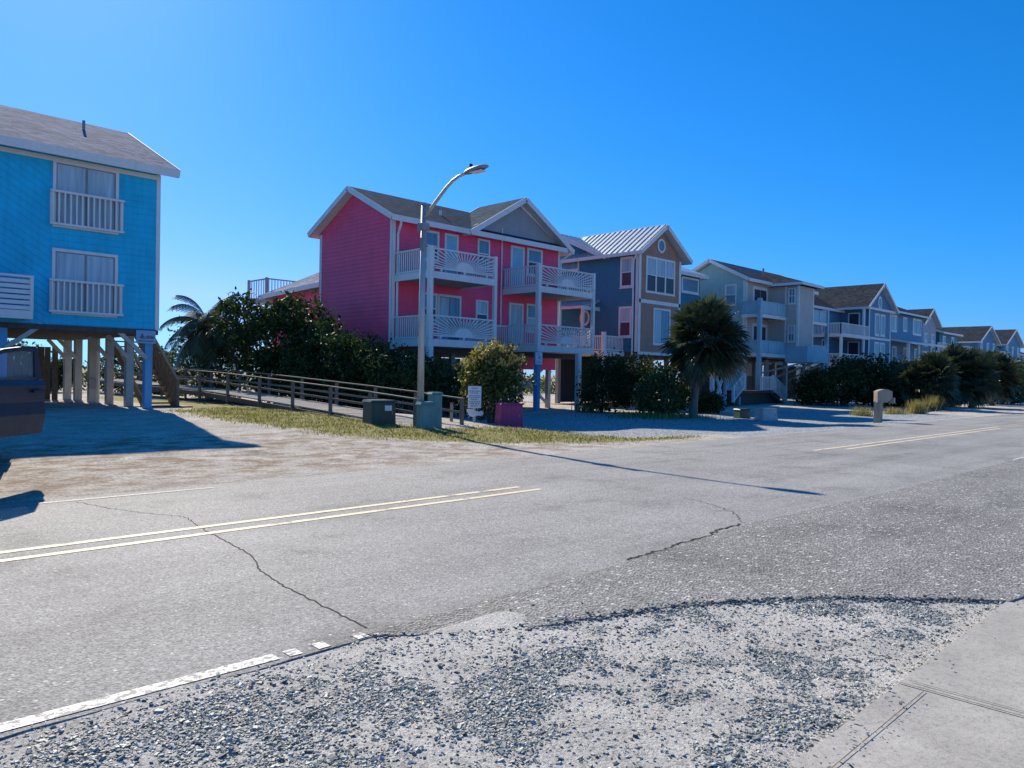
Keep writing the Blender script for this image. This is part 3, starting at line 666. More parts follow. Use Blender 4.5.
gable_roof_y(H, 27.95, 31.5, 24.85, 32.5, 8.66, 28.66, 10.92, .2, 'sh_dark')
fz = MB(); fz.mbox(fr, 20.65, 31.9, 8.58, 8.80, -.01, .06); fz.beam((25.5, 28.42, 8.98), (28.62, 28.42, 10.62), .05, .14); fz.beam((31.75, 28.42, 8.98), (28.62, 28.42, 10.62), .05, .14); fz.build('frieze_board', 'white', H)
MB().mbox(fr, 20.63, 20.77, ZB, 8.58, .0, .045).build('corner_board', 'white', H)
MB().mbox(fr, 31.78, 31.92, ZB, 8.58, 0, .045).build('corner_board', 'white', H)
MB().mbox(lf, 28.52, 28.66, ZB, 8.6, 0, .045).build('corner_board', 'white', H)
MB().mbox(lf, 34.48, 34.62, ZB, 8.6, 0, .045).build('corner_board', 'white', H)
pipe(H, [(20.75, 28.0, 8.55), (20.78, 28.1, 8.3), (20.86, 28.4, 7.95), (20.86, 28.4, 2.2)], .055)
pipe(H, [(27.42, 28.43, 9.2), (27.42, 28.43, 3.0)], .04); pipe(H, [(32.35, 28.0, 8.5), (32.1, 28.2, 8.25), (31.98, 28.43, 8.1), (31.98, 28.43, 2.9)], .05)
MB().tube([(24.3, 29.6, 9.4), (24.3, 29.6, 9.75)], .06).build('vent_pipe', 'white', H)
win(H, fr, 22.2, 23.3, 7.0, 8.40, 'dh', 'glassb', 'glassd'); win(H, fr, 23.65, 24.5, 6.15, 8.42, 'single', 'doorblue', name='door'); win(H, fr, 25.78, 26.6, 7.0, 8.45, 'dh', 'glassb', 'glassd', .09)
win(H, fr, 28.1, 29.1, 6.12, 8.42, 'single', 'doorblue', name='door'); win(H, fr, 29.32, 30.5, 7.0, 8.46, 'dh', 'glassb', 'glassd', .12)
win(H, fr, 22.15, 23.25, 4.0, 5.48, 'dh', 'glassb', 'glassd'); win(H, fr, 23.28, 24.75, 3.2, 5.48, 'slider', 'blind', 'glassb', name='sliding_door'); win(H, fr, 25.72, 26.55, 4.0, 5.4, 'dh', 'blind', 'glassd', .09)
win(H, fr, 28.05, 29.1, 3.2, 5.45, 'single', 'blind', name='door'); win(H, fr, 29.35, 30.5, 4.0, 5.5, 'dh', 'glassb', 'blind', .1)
for (x0, x1) in ((20.75, 24.72), (27.55, 31.92)):
    for (zb, zt, zr) in ((5.80, 6.10, 7.12), (2.86, 3.18, 4.22)):
        deck(H, x0, x1, 25.95, 28.44, zb, zt); rail(H, frontmap(26.0), x0 + .18, x1 - .1, zt + .02, zr, 'sunburst')
        rail(H, leftmap(x0 + .06), 26.15, 28.42, zt + .02, zr, 'balusters', gap=.15)
        rail(H, rightmap(x1 - .06), 26.15, 28.42, zt + .02, zr, 'balusters', gap=.15)
    post(H, x0 + .08, 26.0, 3.18 if x0 < 21 else g(x0, 26) - .1, 7.16, .2, 'white'); post(H, x1 - .06, 26.0, 3.18, 7.16, .16, 'white')
    MB().box(x0 + .1, x1 - .1, 27.0, 27.4, 2.6, 2.86).build('beam', 'darkwood', H)
rail(H, frontmap(28.2), 24.7, 27.55, 3.2, 4.2, 'balusters'); deck(H, 24.74, 27.53, 27.9, 28.44, 2.88, 3.16)
post(H, 27.62, 26.0, -.4, 2.86, .24, 'shadepost', 'pile'); post(H, 30.75, 26.0, -.4, 2.86, .24, 'white', 'pile'); post(H, 20.85, 26.0, -.4, 2.86, .24, 'white', 'pile'); post(H, 24.6, 26.0, -.4, 2.86, .24, 'white', 'pile')
for x in (21.5, 24.5, 28.2, 31.5):
    for y in (28.8, 31.6, 34.3): post(H, x, y, -.4, ZB, .22, 'offwhite', 'pile')
brace(H, (28.2, 28.7, .15), (31.4, 28.7, 2.4)); brace(H, (28.2, 28.75, 2.4), (31.4, 28.75, .15)); brace(H, (24.6, 28.72, .15), (28.1, 28.72, 2.4)); brace(H, (24.6, 28.77, 2.4), (28.1, 28.77, .15))
MB().box(28.3, 31.7, 28.45, 28.5, 2.0, 2.74).build('skirt_board', 'pink', H)
MB().box(20.8, 29.5, 33.9, 34.1, 0, 2.6).build('sun_blocking_wall', 'dark', H)  # dark wall added to stop sun shining through under the house
# rear wing
fw = leftmap(23.0); wallbox(H, [(34.8, 2.6), (44.2, 2.6), (44.2, 6.3), (34.8, 6.3)], fw, 'pink', step=.19)
wallbox(H, [(23, 2.6), (31, 2.6), (31, 6.3), (23, 6.3)], backmap(44.2), 'pink')
rw = MB(); rw.slab([(22.5, 44.8, 6.35), (22.5, 34.7, 6.75), (27.2, 34.7, 9.0), (27.2, 41.5, 8.9)], .2); rw.slab([(22.5, 44.8, 6.35), (27.2, 41.5, 8.9), (31.5, 44.8, 6.35)], .2); rw.slab([(31.5, 44.8, 6.35), (27.2, 41.5, 8.9), (27.2, 34.7, 9.0), (31.5, 34.7, 6.75)], .2)
ro_ = rw.build('roof', 'sh_grey', H); MB().beam((22.47, 44.8, 6.24), (22.47, 34.7, 6.64), .05, .26).build('fascia', 'white', ro_)
win(H, fw, 41.6, 43.1, 4.4, 6.05, 'dh', 'blind', 'glassd', .1)
for y in (36, 40, 44): post(H, 23.2, y, -.4, 2.6, .22, 'offwhite', 'pile')
deck(H, 23.2, 27, 45.4, 48.0, 6.0, 6.3, 'deckwood'); rail(H, leftmap(23.3), 45.4, 48.0, 6.3, 7.55, 'balusters', mat='deckwood', gap=.3); rail(H, frontmap(45.4), 23.3, 27, 6.3, 7.55, 'balusters', mat='deckwood', gap=.2)
for y in (45.5, 47.9): post(H, 23.3, y, 0, 7.6, .15, 'deckwood', 'rail_post')
ps = thing('notice_sign', (27.62, 25.83, 2.25), 'small white notice with blue marks on the shade-tinted stilt of the pink house', 'sign')
MB().box(27.33, 27.80, 25.82, 25.86, 2.22, 2.82).build('board', 'signwhite', ps)
l_ = MB()
for z in (2.36, 2.30): l_.box(27.38, 27.74, 25.812, 25.818, z, z + .025)
l_.prism([(27.5, 25.818, 2.5), (27.66, 25.818, 2.47), (27.62, 25.818, 2.62), (27.5, 25.818, 2.66)], (0, -.006, 0)); l_.box(27.45, 27.55, 25.812, 25.818, 2.68, 2.76); l_.build('lettering', 'signblue', ps)

# ================================================================== slate blue house with tan front
H = thing('beach_house', (42, 31, 0), 'slate blue house with a tan front gable, round attic window and ribbed metal roof', 'house', 'raised beach houses along the street')
fr = frontmap(27.0); lf = leftmap(37.3)
wallbox(H, [(37.3, 3.2), (41.68, 3.2), (41.68, 9.1), (39.49, 10.6), (37.3, 9.1)], fr, 'tan', step=.17)
wallbox(H, [(27.15, 3.2), (37.2, 3.2), (37.2, 9.0), (33.4, 10.7), (30.0, 9.05), (27.15, 9.05)], lf, 'navy', step=.17) if False else None
wallbox(H, [(27.15, 3.2), (30.0, 3.2), (30.0, 9.0), (27.15, 9.0)], lf, 'navy', step=.17)
wallbox(H, [(30.0, 3.2), (37.2, 3.2), (37.2, 9.0), (33.5, 10.6), (30.0, 9.0)], lf, 'navy', step=.17)
wallbox(H, [(27.15, 3.2), (29.6, 3.2), (29.6, 9.0), (27.15, 9.0)], rightmap(41.68), 'navy', step=.17)
wallbox(H, [(41.7, 3.2), (48.2, 3.2), (48.2, 9.0), (41.7, 9.0)], frontmap(29.6), 'navy', step=.17)
wallbox(H, [(29.75, 3.2), (37.2, 3.2), (37.2, 9.0), (29.75, 9.0)], rightmap(48.2), 'navy'); MB().box(37.3, 48.2, 37.2, 37.35, 3.2, 9.0).build('wall', 'navy', H)
MB().box(37.4, 48.1, 27.3, 37, 3.0, 3.19).build('floor_frame', 'darkwood', H)
# main roof: gable to the left, hip to the right
m_ = MB(); m_.slab([(36.9, 29.2, 9.05), (48.7, 29.2, 9.05), (45.0, 33.5, 10.95), (36.9, 33.5, 10.95)], .2); m_.slab([(48.7, 29.2, 9.05), (48.7, 37.7, 9.05), (45.0, 33.5, 10.95)], .2); m_.slab([(48.7, 37.7, 9.05), (36.9, 37.7, 9.05), (36.9, 33.5, 10.95), (45.0, 33.5, 10.95)], .2)
ro_ = m_.build('roof', 'metalroof', H); f = MB(); f.beam((36.88, 29.2, 8.93), (36.88, 33.5, 10.83), .035, .26); f.beam((36.88, 37.7, 8.93), (36.88, 33.5, 10.83), .035, .26); f.build('rake_board', 'white', ro_); f = MB(); f.box(41.8, 48.75, 29.165, 29.197, 8.78, 9.03); f.box(48.703, 48.74, 29.2, 37.7, 8.78, 9.03); f.build('fascia', 'white', ro_)
ro_ = gable_roof_y(H, 26.55, 33.2, 36.85, 42.3, 9.10, 39.5, 10.98, .18, 'metalroof')
rb = MB(); y = 26.7
while y < 33.0:
    for xe in (36.85, 42.3): rb.beam((xe, y, 9.125), (39.5, y, 11.005), .05, .06)
    y += .42
rb.build('roof_rib', 'metalroof', ro_)
rb = MB(); x = 37.2
while x < 45: rb.beam((x, 29.2, 9.075), (x, 33.5, 10.975), .05, .05); x += .45
rb.build('roof_rib', 'metalroof', ro_)
triple(H, fr, 37.95, 41.02, 6.76, 8.96); roundwin(H, fr, 39.5, 9.72, .42, .44); board(H, fr, 37.3, 41.68, 6.12, 6.34, .05, 'band_board')
win(H, fr, 38.8, 40.6, 3.7, 5.92, 'slider', 'blind', 'glassb', .12)
MB().mbox(fr, 37.27, 37.47, 3.2, 9.0, 0, .05).build('corner_board', 'white', H)
MB().mbox(fr, 41.5, 41.7, 3.2, 9.0, 0, .05).build('corner_board', 'white', H)
MB().mbox(lf, 27.02, 27.2, 3.2, 8.95, 0, .05).build('corner_board', 'white', H)
MB().mbox(fr, 37.3, 41.68, 3.05, 3.22, -.01, .06).build('corner_board', 'white', H)
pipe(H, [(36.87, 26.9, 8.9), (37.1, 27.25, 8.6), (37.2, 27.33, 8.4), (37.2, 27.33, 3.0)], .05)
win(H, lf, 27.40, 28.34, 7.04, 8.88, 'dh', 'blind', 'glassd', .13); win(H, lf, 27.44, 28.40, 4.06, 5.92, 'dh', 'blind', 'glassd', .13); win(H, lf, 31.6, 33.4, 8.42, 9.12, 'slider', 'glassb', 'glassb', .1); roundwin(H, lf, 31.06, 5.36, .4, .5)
win(H, frontmap(29.6), 45.8, 48.0, 7.66, 8.76, 'slider', 'glassb', 'glassb', .14); win(H, frontmap(29.6), 42.4, 44.4, 7.5, 8.7, 'slider', 'glassb', 'glassb', .14)
win(H, frontmap(29.6), 43.2, 44.4, 4.2, 5.9, 'dh', 'blind', 'glassd', .12)
pr_ = MB(); pr_.slab([(35.6, 29.9, 5.95), (37.32, 29.9, 6.45), (37.32, 33.4, 6.45), (35.6, 33.4, 5.95)], .16); pr_.build('porch_roof', 'metalroof', H)
MB().box(35.55, 37.3, 29.87, 29.9, 5.72, 5.95).build('porch_beam', 'white', H); post(H, 35.8, 31.9, 3.2, 5.9, .22); post(H, 35.8, 30.0, 3.2, 5.9, .16)
deck(H, 35.25, 37.25, 27.92, 33.4, 2.95, 3.2); rail(H, frontmap(27.98), 35.4, 37.2, 3.24, 4.1, 'balusters'); rail(H, leftmap(35.32), 28.1, 33.3, 3.24, 4.1, 'balusters'); post(H, 35.34, 28.0, -.4, 4.3, .2)
st = MB()
for i in range(14): z = .15 + i * .205; st.box(35.5, 36.6, 25.4 + i * .18 - .0, 25.4 + i * .18 + .2, z, z + .05)
st.build('outdoor_stair', 'navy', H)
for x in (37.6, 41.4): post(H, x, 27.2, -.4, 3.0, .25, 'offwhite', 'pile')
for x in (37.6, 41.4, 44.8, 48.0):
    for y in (30.0, 33.5, 36.9): post(H, x, y, -.4, 3.0, .25, 'offwhite', 'pile')
MB().box(37.6, 48, 33.4, 33.6, 0, 3.0).build('sun_blocking_wall', 'dark', H)  # added dark wall, keeps low sun out from between the piles

# ================================================================== seafoam and greige house
H = thing('beach_house', (56, 30, 0), 'pale seafoam and greige house with a projecting bay, panelled decks and a double entry stair', 'house', 'raised beach houses along the street')
fr = frontmap(27.4); lf = leftmap(50.8); ZB = 3.3
wallbox(H, [(27.4, ZB), (33.0, ZB), (33.0, 8.9), (30.2, 10.25), (27.4, 8.9)], lf, 'teal', step=.18)
wallbox(H, [(50.8, ZB), (61.3, ZB), (61.3, 8.85), (50.8, 8.85)], fr, 'greige', step=.18)
MB().box(50.9, 61.3, 33.0, 33.15, ZB, 8.85).build('wall', 'greige', H); wallbox(H, [(27.55, ZB), (33, ZB), (33, 8.9), (30.2, 10.25), (27.55, 8.9)], rightmap(61.3), 'greige', step=.18)
gable_roof_x(H, 50.35, 61.8, 26.95, 33.5, 8.92, 30.2, 10.55, .18, 'sh_dark'); MB().box(50.9, 61.2, 27.6, 32.9, ZB - .15, ZB).build('floor_frame', 'darkwood', H)
MB().tube([(57.6, 29.6, 10.2), (57.6, 29.6, 10.6)], .08).build('vent_pipe', 'lampgrey', H)
bl = leftmap(54.26); bf = frontmap(25.09)
wallbox(H, [(25.09, 4.1), (27.38, 4.1), (27.38, 8.6), (25.09, 8.6)], bl, 'greige', step=.18, name='bay_wall'); wallbox(H, [(54.26, 4.1), (56.75, 4.1), (56.75, 8.6), (54.26, 8.6)], bf, 'greige', step=.18, name='bay_wall'); wallbox(H, [(25.24, 4.1), (27.38, 4.1), (27.38, 8.6), (25.24, 8.6)], rightmap(56.75), 'greige', step=.18, name='bay_wall')
MB().box(54.3, 56.7, 25.2, 27.3, 3.95, 4.1).build('floor_frame', 'darkwood', H)
hip_roof(H, 53.85, 57.5, 24.65, 30.0, 8.82, 10.0, 55.5, 55.9, 28.4, 'sh_brown')
MB().mbox(bl, 25.1, 25.22, 4.1, 8.6, 0, .04).build('corner_board', 'white', H)
MB().mbox(bl, 26.0, 26.1, 4.1, 8.6, 0, .04).build('corner_board', 'white', H)
MB().mbox(bf, 54.24, 54.36, 4.1, 8.6, 0, .04).build('corner_board', 'white', H)
MB().mbox(bf, 56.65, 56.77, 4.1, 8.6, 0, .04).build('corner_board', 'white', H)
MB().mbox(lf, 27.42, 27.6, ZB, 8.8, 0, .045).build('corner_board', 'white', H)
MB().mbox(fr, 50.78, 50.95, ZB, 8.8, 0, .045).build('corner_board', 'white', H)
win(H, bl, 25.3, 25.86, 7.28, 8.45, 'grid', 'glassb', 'glassb', .09); win(H, bl, 25.3, 25.86, 4.5, 5.75, 'grid', 'blind', 'glassb', .09)
win(H, lf, 28.12, 29.05, 7.05, 8.6, 'dh', 'blind', 'glassb', .1)
for z0, z1 in ((6.32, 8.5), (3.56, 5.8)): win(H, fr, 51.75, 54.0, z0, z1, 'slider', 'glassd', 'glassd', .2, name='french_door')
win(H, fr, 57.6, 58.6, 6.4, 8.4, 'single', 'glassd', name='door'); win(H, fr, 59.4, 60.6, 7.0, 8.4, 'dh', 'glassd', 'glassd'); win(H, fr, 57.8, 59.2, 3.6, 5.7, 'slider', 'glassd', 'glassd')
for x0, x1 in ((50.15, 54.2), (56.8, 61.5)):
    for zb, zt, zr in ((6.08, 6.32, 7.24), (3.32, 3.58, 4.48)):
        deck(H, x0, x1, 25.95, 27.36, zb, zt); rail(H, frontmap(26.0), x0 + .15, x1 - .05, zt + .02, zr, 'panel', mat='aquapanel')
        if x0 < 52: rail(H, leftmap(x0 + .06), 26.1, 27.3, zt + .02, zr, 'panel', mat='aquapanel')
        else: rail(H, rightmap(x1 - .06), 26.1, 27.3, zt + .02, zr, 'panel', mat='aquapanel')
post(H, 50.22, 26.0, -.4, 7.4, .26, 'aquapanel'); post(H, 61.4, 26.0, -.4, 7.4, .26, 'aquapanel')
bx = MB(); bx.lap(leftmap(54.2), [(24.34, 3.02), (26.02, 3.02), (26.02, 4.16), (24.34, 4.16)], .18); bx.lap(frontmap(24.34), [(54.2, 3.02), (57.7, 3.02), (57.7, 4.16), (54.2, 4.16)], .18)
bx.box(54.2, 57.7, 24.34, 25.0, 3.03, 3.2); bx.box(57.6, 57.7, 24.36, 25.9, 3.02, 4.15); bx.box(54.21, 54.3, 24.36, 26.0, 3.02, 4.15); bx.box(54.3, 57.6, 24.35, 24.43, 3.2, 4.15); bx.build('bay_deck', 'aquapanel', H)
for a, b in (((54.4, 24.6, 3.0), (53.0, 27.2, 2.2)), ((57.4, 24.6, 3.0), (57.4, 27.2, 1.7)), ((55.8, 24.6, 3.0), (55.0, 27.4, 1.8))): brace(H, a, b, .18)
for x in (51.2, 54.5, 57.6, 61.0):
    for y in (27.6, 30.2, 32.8): post(H, x, y, -.4, ZB - .1, .28, 'greige', 'pile')
post(H, 57.5, 24.6, -.4, 3.05, .24, 'aquapanel', 'pile')
MB().box(51, 61, 31.4, 31.6, 0, 3.1).build('sun_blocking_wall', 'dark', H)  # dark wall added behind the piles to block sunlight
gl = MB()
for x in (52.0, 54.8, 57.8): gl.box(x, x + 1.6, 31.32, 31.39, 2.0, 3.05)
gl.build('daylight_panel', 'offwhite', H)  # solid pale panels, daylight through gaps painted as off-white
# entry stair
es = MB()
for i in range(5): x = 44.95 + i * .26; es.box(x, x + .27, 25.0, 27.2, .05 + i * .17, .22 + i * .17)
es.box(46.2, 50.2, 25.0, 27.2, .78, .95)
for i in range(6): x = 50.2 + i * .33; es.box(x, x + .34, 25.0, 27.2, .65 - i * .14, .8 - i * .14)
for i in range(7): x = 47.75 - i * .2; es.box(x - .21, x, 25.9, 27.2, .97 + i * .19, 1.15 + i * .19)
es.box(45.0, 52, 25.3, 25.38, 0, .8); eo = es.build('entry_stair', 'darkwood', H)
def sloped_rail(a, b, h=.85, n=10):
    m_ = MB(); a, b = Vector(a), Vector(b); up = Vector((0, 0, h)); m_.beam(a + up, b + up, .09, .08); m_.beam(a + Vector((0, 0, .08)), b + Vector((0, 0, .08)), .07, .08)
    for i in range(n + 1): q = a.lerp(b, i / n); m_.beam(q, q + up, .045 if 0 < i < n else .16, .045 if 0 < i < n else .16, (0, 1, 0))
    m_.build('stair_railing', 'white', eo)
sloped_rail((44.9, 24.95, .2), (46.25, 24.95, 1.05), 1.0, 8); sloped_rail((50.25, 24.95, 1.0), (52.25, 24.95, .12), 1.0, 10); sloped_rail((48.7, 24.97, .98), (50.1, 24.97, .98), .9, 7); sloped_rail((46.4, 25.85, 1.7), (47.75, 25.85, 1.2), .85, 7)
ls = MB(); ls.box(44.4, 46.25, 25.28, 25.32, 1.0, 2.55); ls.box(44.4, 46.25, 25.24, 25.34, 2.55, 2.95); ls.box(44.35, 44.5, 25.2, 25.36, 0, 2.95); ls.box(46.15, 46.3, 25.2, 25.36, 0, 2.95)
for i in range(9): ls.beam((44.5 + i * .2, 25.26, 1.9), (44.65 + i * .2, 25.26, 2.5), .03, .03); ls.beam((44.65 + i * .2, 25.255, 1.9), (44.5 + i * .2, 25.255, 2.5), .03, .03)
ls.build('lattice_screen', 'aquapanel', H)
brace(H, (42.95, 25.2, .1), (44.3, 25.2, 2.4), .14, 'white'); brace(H, (44.2, 25.26, .1), (43.1, 25.26, 2.3), .14, 'white'); post(H, 42.7, 25.2, -.4, 1.7, .2, 'white', 'pile')
MB().box(42.4, 46.3, 25.3, 27.3, 2.96, 3.2).build('porch_slab', 'white', H); post(H, 42.6, 27.1, -.4, 2.95, .2, 'white', 'pile')

# ================================================================== blue house with pediment
H = thing('beach_house', (74, 30, 0), 'blue house with a fanlight in its front pediment and two storey white columned porch', 'house', 'raised beach houses along the street')
fr = frontmap(27.5); ZB = 3.2
wallbox(H, [(74.2, ZB), (79.7, ZB), (79.7, 8.55), (74.2, 8.55)], fr, 'blue', step=.18); wallbox(H, [(73.1, 8.62), (80.3, 8.62), (76.7, 10.75)], frontmap(27.48), 'blue', step=.18, name='pediment')
wallbox(H, [(27.65, ZB), (34, ZB), (34, 8.5), (27.65, 8.5)], leftmap(74.2), 'blue', step=.18); wallbox(H, [(27.65, ZB), (34, ZB), (34, 8.5), (27.65, 8.5)], rightmap(79.7), 'blue', step=.18)
wallbox(H, [(65.5, ZB), (74.15, ZB), (74.15, 8.4), (65.5, 8.4)], frontmap(30.2), 'blue', step=.18); wallbox(H, [(30.35, ZB), (38, ZB), (38, 8.4), (30.35, 8.4)], leftmap(65.5), 'blue', step=.18)
MB().box(65.5, 79.7, 38, 38.15, ZB, 8.4).build('wall', 'blue', H)
gable_roof_y(H, 27.0, 38.5, 72.8, 80.6, 8.62, 76.7, 11.1, .18, 'sh_brown'); gable_roof_x(H, 65.0, 76.5, 29.75, 38.5, 8.45, 34.0, 10.6, .18, 'sh_brown')
MB().mbox(fr, 72.9, 80.5, 8.45, 8.66, -.01, .3).mbox(fr, 68.0, 79.7, 5.7, 5.92, -.01, .08).build('cornice', 'white', H)
MB().mbox(fr, 74.15, 74.35, ZB, 8.45, 0, .05).build('corner_board', 'white', H)
MB().mbox(fr, 79.52, 79.72, ZB, 8.45, 0, .05).build('corner_board', 'white', H)
f = MB(); disc(f, frontmap(27.46), 76.7, 9.25, .5, .62, 0, .06, 20, .75); fo = f.build('fan_window', 'white', H); f = MB(); disc(f, frontmap(27.46), 76.7, 9.25, .38, .46, 0, .03, 20); f.build('glass_pane', 'glassb', fo)
for z0, z1 in ((6.1, 8.2), (3.35, 5.5)):
    for s0 in (75.55, 77.02): win(H, fr, s0, s0 + 1.2, z0, z1, 'single', 'glassb', trim=.17)
    win(H, frontmap(30.2), 70.2, 71.2, z0, z1 + .05, 'single', 'glassd', name='door'); win(H, frontmap(30.2), 67.0, 68.2, z0 + .8, z1, 'dh', 'glassb', 'glassd'); win(H, leftmap(74.2), 28.3, 29.4, z0, z1, 'single', 'glassd', name='door')
for zb, zt, zr in ((5.62, 5.85, 6.85), (3.0, 3.22, 4.15)):
    deck(H, 67.85, 74.15, 27.45, 30.15, zb, zt); rail(H, frontmap(27.5), 68.0, 74.15, zt + .02, zr, 'balusters', gap=.17); rail(H, leftmap(67.92), 27.6, 30.1, zt + .02, zr, 'balusters')
for x in (67.95, 72.95): MB().tube([(x, 27.5, 3.2), (x, 27.5, 5.6)], .14, 12).build('column', 'white', H)
MB().tube([(72.95, 27.5, 5.85), (72.95, 27.5, 8.46)], .14, 12).build('column', 'white', H)
for x in (66, 68, 71, 74.4, 77, 79.5):
    for y in (27.7, 30.4, 34, 37.8):
        if x > 67 or y > 30: post(H, x, y, -.4, 3.05, .28, 'offwhite', 'pile')
MB().box(66, 79.5, 33.4, 33.6, 0, 3.1).build('sun_blocking_wall', 'dark', H)  # added dark wall that blocks sun under this house

# ================================================================== blue hip roofed house
H = thing('beach_house', (87, 31, 0), 'blue hip roofed house with a white front porch, just beyond the pedimented blue house', 'house', 'raised beach houses along the street')
fr = frontmap(28.5); wallbox(H, [(82.3, 3), (92.6, 3), (92.6, 8.85), (82.3, 8.85)], fr, 'blue', step=.18); wallbox(H, [(28.65, 3), (37, 3), (37, 8.85), (28.65, 8.85)], leftmap(82.3), 'blue', step=.18); wallbox(H, [(28.65, 3), (37, 3), (37, 8.85), (28.65, 8.85)], rightmap(92.6), 'blue', step=.18)
MB().box(82.3, 92.6, 37, 37.15, 3, 8.8).build('wall', 'blue', H); hip_roof(H, 81.7, 93.2, 27.9, 37.6, 9.0, 11.0, 85.5, 89.5, 32.7, 'sh_brown')
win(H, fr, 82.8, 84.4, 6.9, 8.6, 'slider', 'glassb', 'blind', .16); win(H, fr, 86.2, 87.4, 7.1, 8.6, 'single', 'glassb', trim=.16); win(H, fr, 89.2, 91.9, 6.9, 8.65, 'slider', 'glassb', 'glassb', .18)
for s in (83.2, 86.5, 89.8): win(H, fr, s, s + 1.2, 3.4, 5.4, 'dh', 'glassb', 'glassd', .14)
deck(H, 82.0, 93, 26.5, 28.45, 2.8, 3.05); rail(H, frontmap(26.55), 82.2, 92.9, 3.08, 4.0, 'balusters', gap=.2)
pr_ = MB(); pr_.slab([(81.8, 26.2, 5.75), (93.2, 26.2, 5.75), (93.2, 28.52, 6.2), (81.8, 28.52, 6.2)], .18); pr_.build('porch_roof', 'white', H)
for x in (82.2, 85.2, 89.0, 92.8): MB().tube([(x, 26.6, 3.0), (x, 26.6, 5.62)], .16, 12).build('column', 'white', H)
for x in (82.5, 86, 89, 92.3):
    for y in (26.8, 29, 33, 36.8): post(H, x, y, -.4, 2.95, .28, 'offwhite', 'pile')

# ================================================================== distant houses
def far_house(x0, x1, y0, ze, zr, wall, roofm, label, mode='gable', depth=9):
    H = thing('beach_house', ((x0 + x1) / 2, y0 + 4, 0), label, 'house', 'raised beach houses along the street')
    fr = frontmap(y0); xm = (x0 + x1) / 2
    poly = [(x0, 2.9), (x1, 2.9), (x1, ze - .15), (xm, zr - .3), (x0, ze - .15)] if mode == 'gable' else [(x0, 2.9), (x1, 2.9), (x1, ze - .1), (x0, ze - .1)]
    wallbox(H, poly, fr, wall, step=.2)
    sp = [(y0 + .15, 2.9), (y0 + depth, 2.9), (y0 + depth, ze - .1), (y0 + .15, ze - .1)]
    if mode != 'gable': sp = [(y0 + .15, 2.9), (y0 + depth, 2.9), (y0 + depth, ze - .1), (y0 + depth / 2, zr - .3), (y0 + .15, ze - .1)]
    wallbox(H, sp, leftmap(x0), wall, step=.2); wallbox(H, sp, rightmap(x1), wall, step=.2); MB().box(x0, x1, y0 + depth, y0 + depth + .15, 2.9, ze - .1).build('wall', wall, H)
    if mode == 'gable': gable_roof_y(H, y0 - .5, y0 + depth + .5, x0 - .6, x1 + .6, ze - .1, xm, zr, .18, roofm)
    else: gable_roof_x(H, x0 - .5, x1 + .5, y0 - .6, y0 + depth + .6, ze - .1, y0 + depth / 2, zr, .18, roofm)
    n = max(2, int((x1 - x0) / 2.6))
    for zz in (3.6, 6.0):
        for i in range(n):
            s = x0 + (i + .5) * (x1 - x0) / n
            if zz + 1.6 < ze: win(H, fr, s - .6, s + .6, zz, zz + 1.6, 'dh', 'glassb', 'blind', .14)
    deck(H, x0 - .3, x1 + .3, y0 - 1.8, y0 - .05, 5.2, 5.45); rail(H, frontmap(y0 - 1.75), x0 - .3, x1 + .3, 5.5, 6.4, 'balusters', gap=.25)
    for x in (x0, xm, x1):
        post(H, x, y0 - 1.7, -.4, 5.2, .22)
        for y in (y0 + .3, y0 + depth): post(H, x, y, -.4, 2.95, .28, 'offwhite', 'pile')
    return H
far_house(97.3, 102.2, 30, 8.7, 10.55, 'lilac', 'sh_brown', 'narrow pale lilac house with a steep front gable, behind the blue hip roofed house')
far_house(103.6, 110.6, 30, 8.1, 9.4, 'navy', 'sh_brown', 'low dark blue house with a shallow roof, right of the narrow lilac house', 'side', 7)
far_house(120.5, 130.0, 30, 7.7, 10.0, 'blue', 'sh_brown', 'distant blue house with a broad brown roof above the palm clump', 'gable', 12)
far_house(134.5, 144.5, 30, 7.9, 10.3, 'blue', 'sh_brown', 'farthest gabled blue house visible, at the right end of the row of roofs', 'gable', 11)
far_house(150, 162, 31, 6.6, 8.3, 'greige', 'sh_brown', 'low house whose dark roof shows at the right edge of the photo', 'side', 9)

# ================================================================== street furniture
def tl(*a): return g(*a)
PX, PY = 13.15, 16.75; pz = g(PX, PY)
L_ = thing('street_lamp', (PX, PY, pz), 'tall grey street lamp with a curved arm, standing in front of the pink house', 'street lamp')
MB().tube([(PX, PY, pz - .1), (PX, PY, pz + 3), (PX, PY, 6.28)], [.095, .085, .068], 14).build('pole', 'galv', L_, True)
MB().tube([(PX, PY, 6.26), (PX, PY, 6.32)], .075, 14).build('pole_cap', 'lampgrey', L_)
MB().box(PX - .13, PX + .1, PY - .14, PY + .1, 5.55, 5.75).build('bracket', 'lampgrey', L_); MB().box(PX - .11, PX + .02, PY - .13, PY, 5.0, 5.35).build('control_box', 'lampgrey', L_)
MB().tube([(PX, PY - .05, 5.90), (PX, PY - .45, 6.22), (PX, PY - .95, 6.58), (PX, PY - 1.2, 6.72), (PX, PY - 1.45, 6.80), (PX, PY - 1.75, 6.83)], [.05, .048, .045, .042, .04, .04], 10).build('arm', 'galv', L_, True)
hd = MB(); prof = [(0, .06, .05), (.12, .11, .075), (.35, .15, .085), (.62, .14, .07), (.80, .09, .035), (.85, .03, .015)]; y0 = PY - 1.7; z0 = 6.83
vsx = []
for d, wd, hh in prof:
    for k in range(10): a = 2 * math.pi * k / 10; vsx.append((PX + wd * math.cos(a), y0 - d, z0 + d * .06 + hh * math.sin(a) * (1 if math.sin(a) > 0 else .7)))
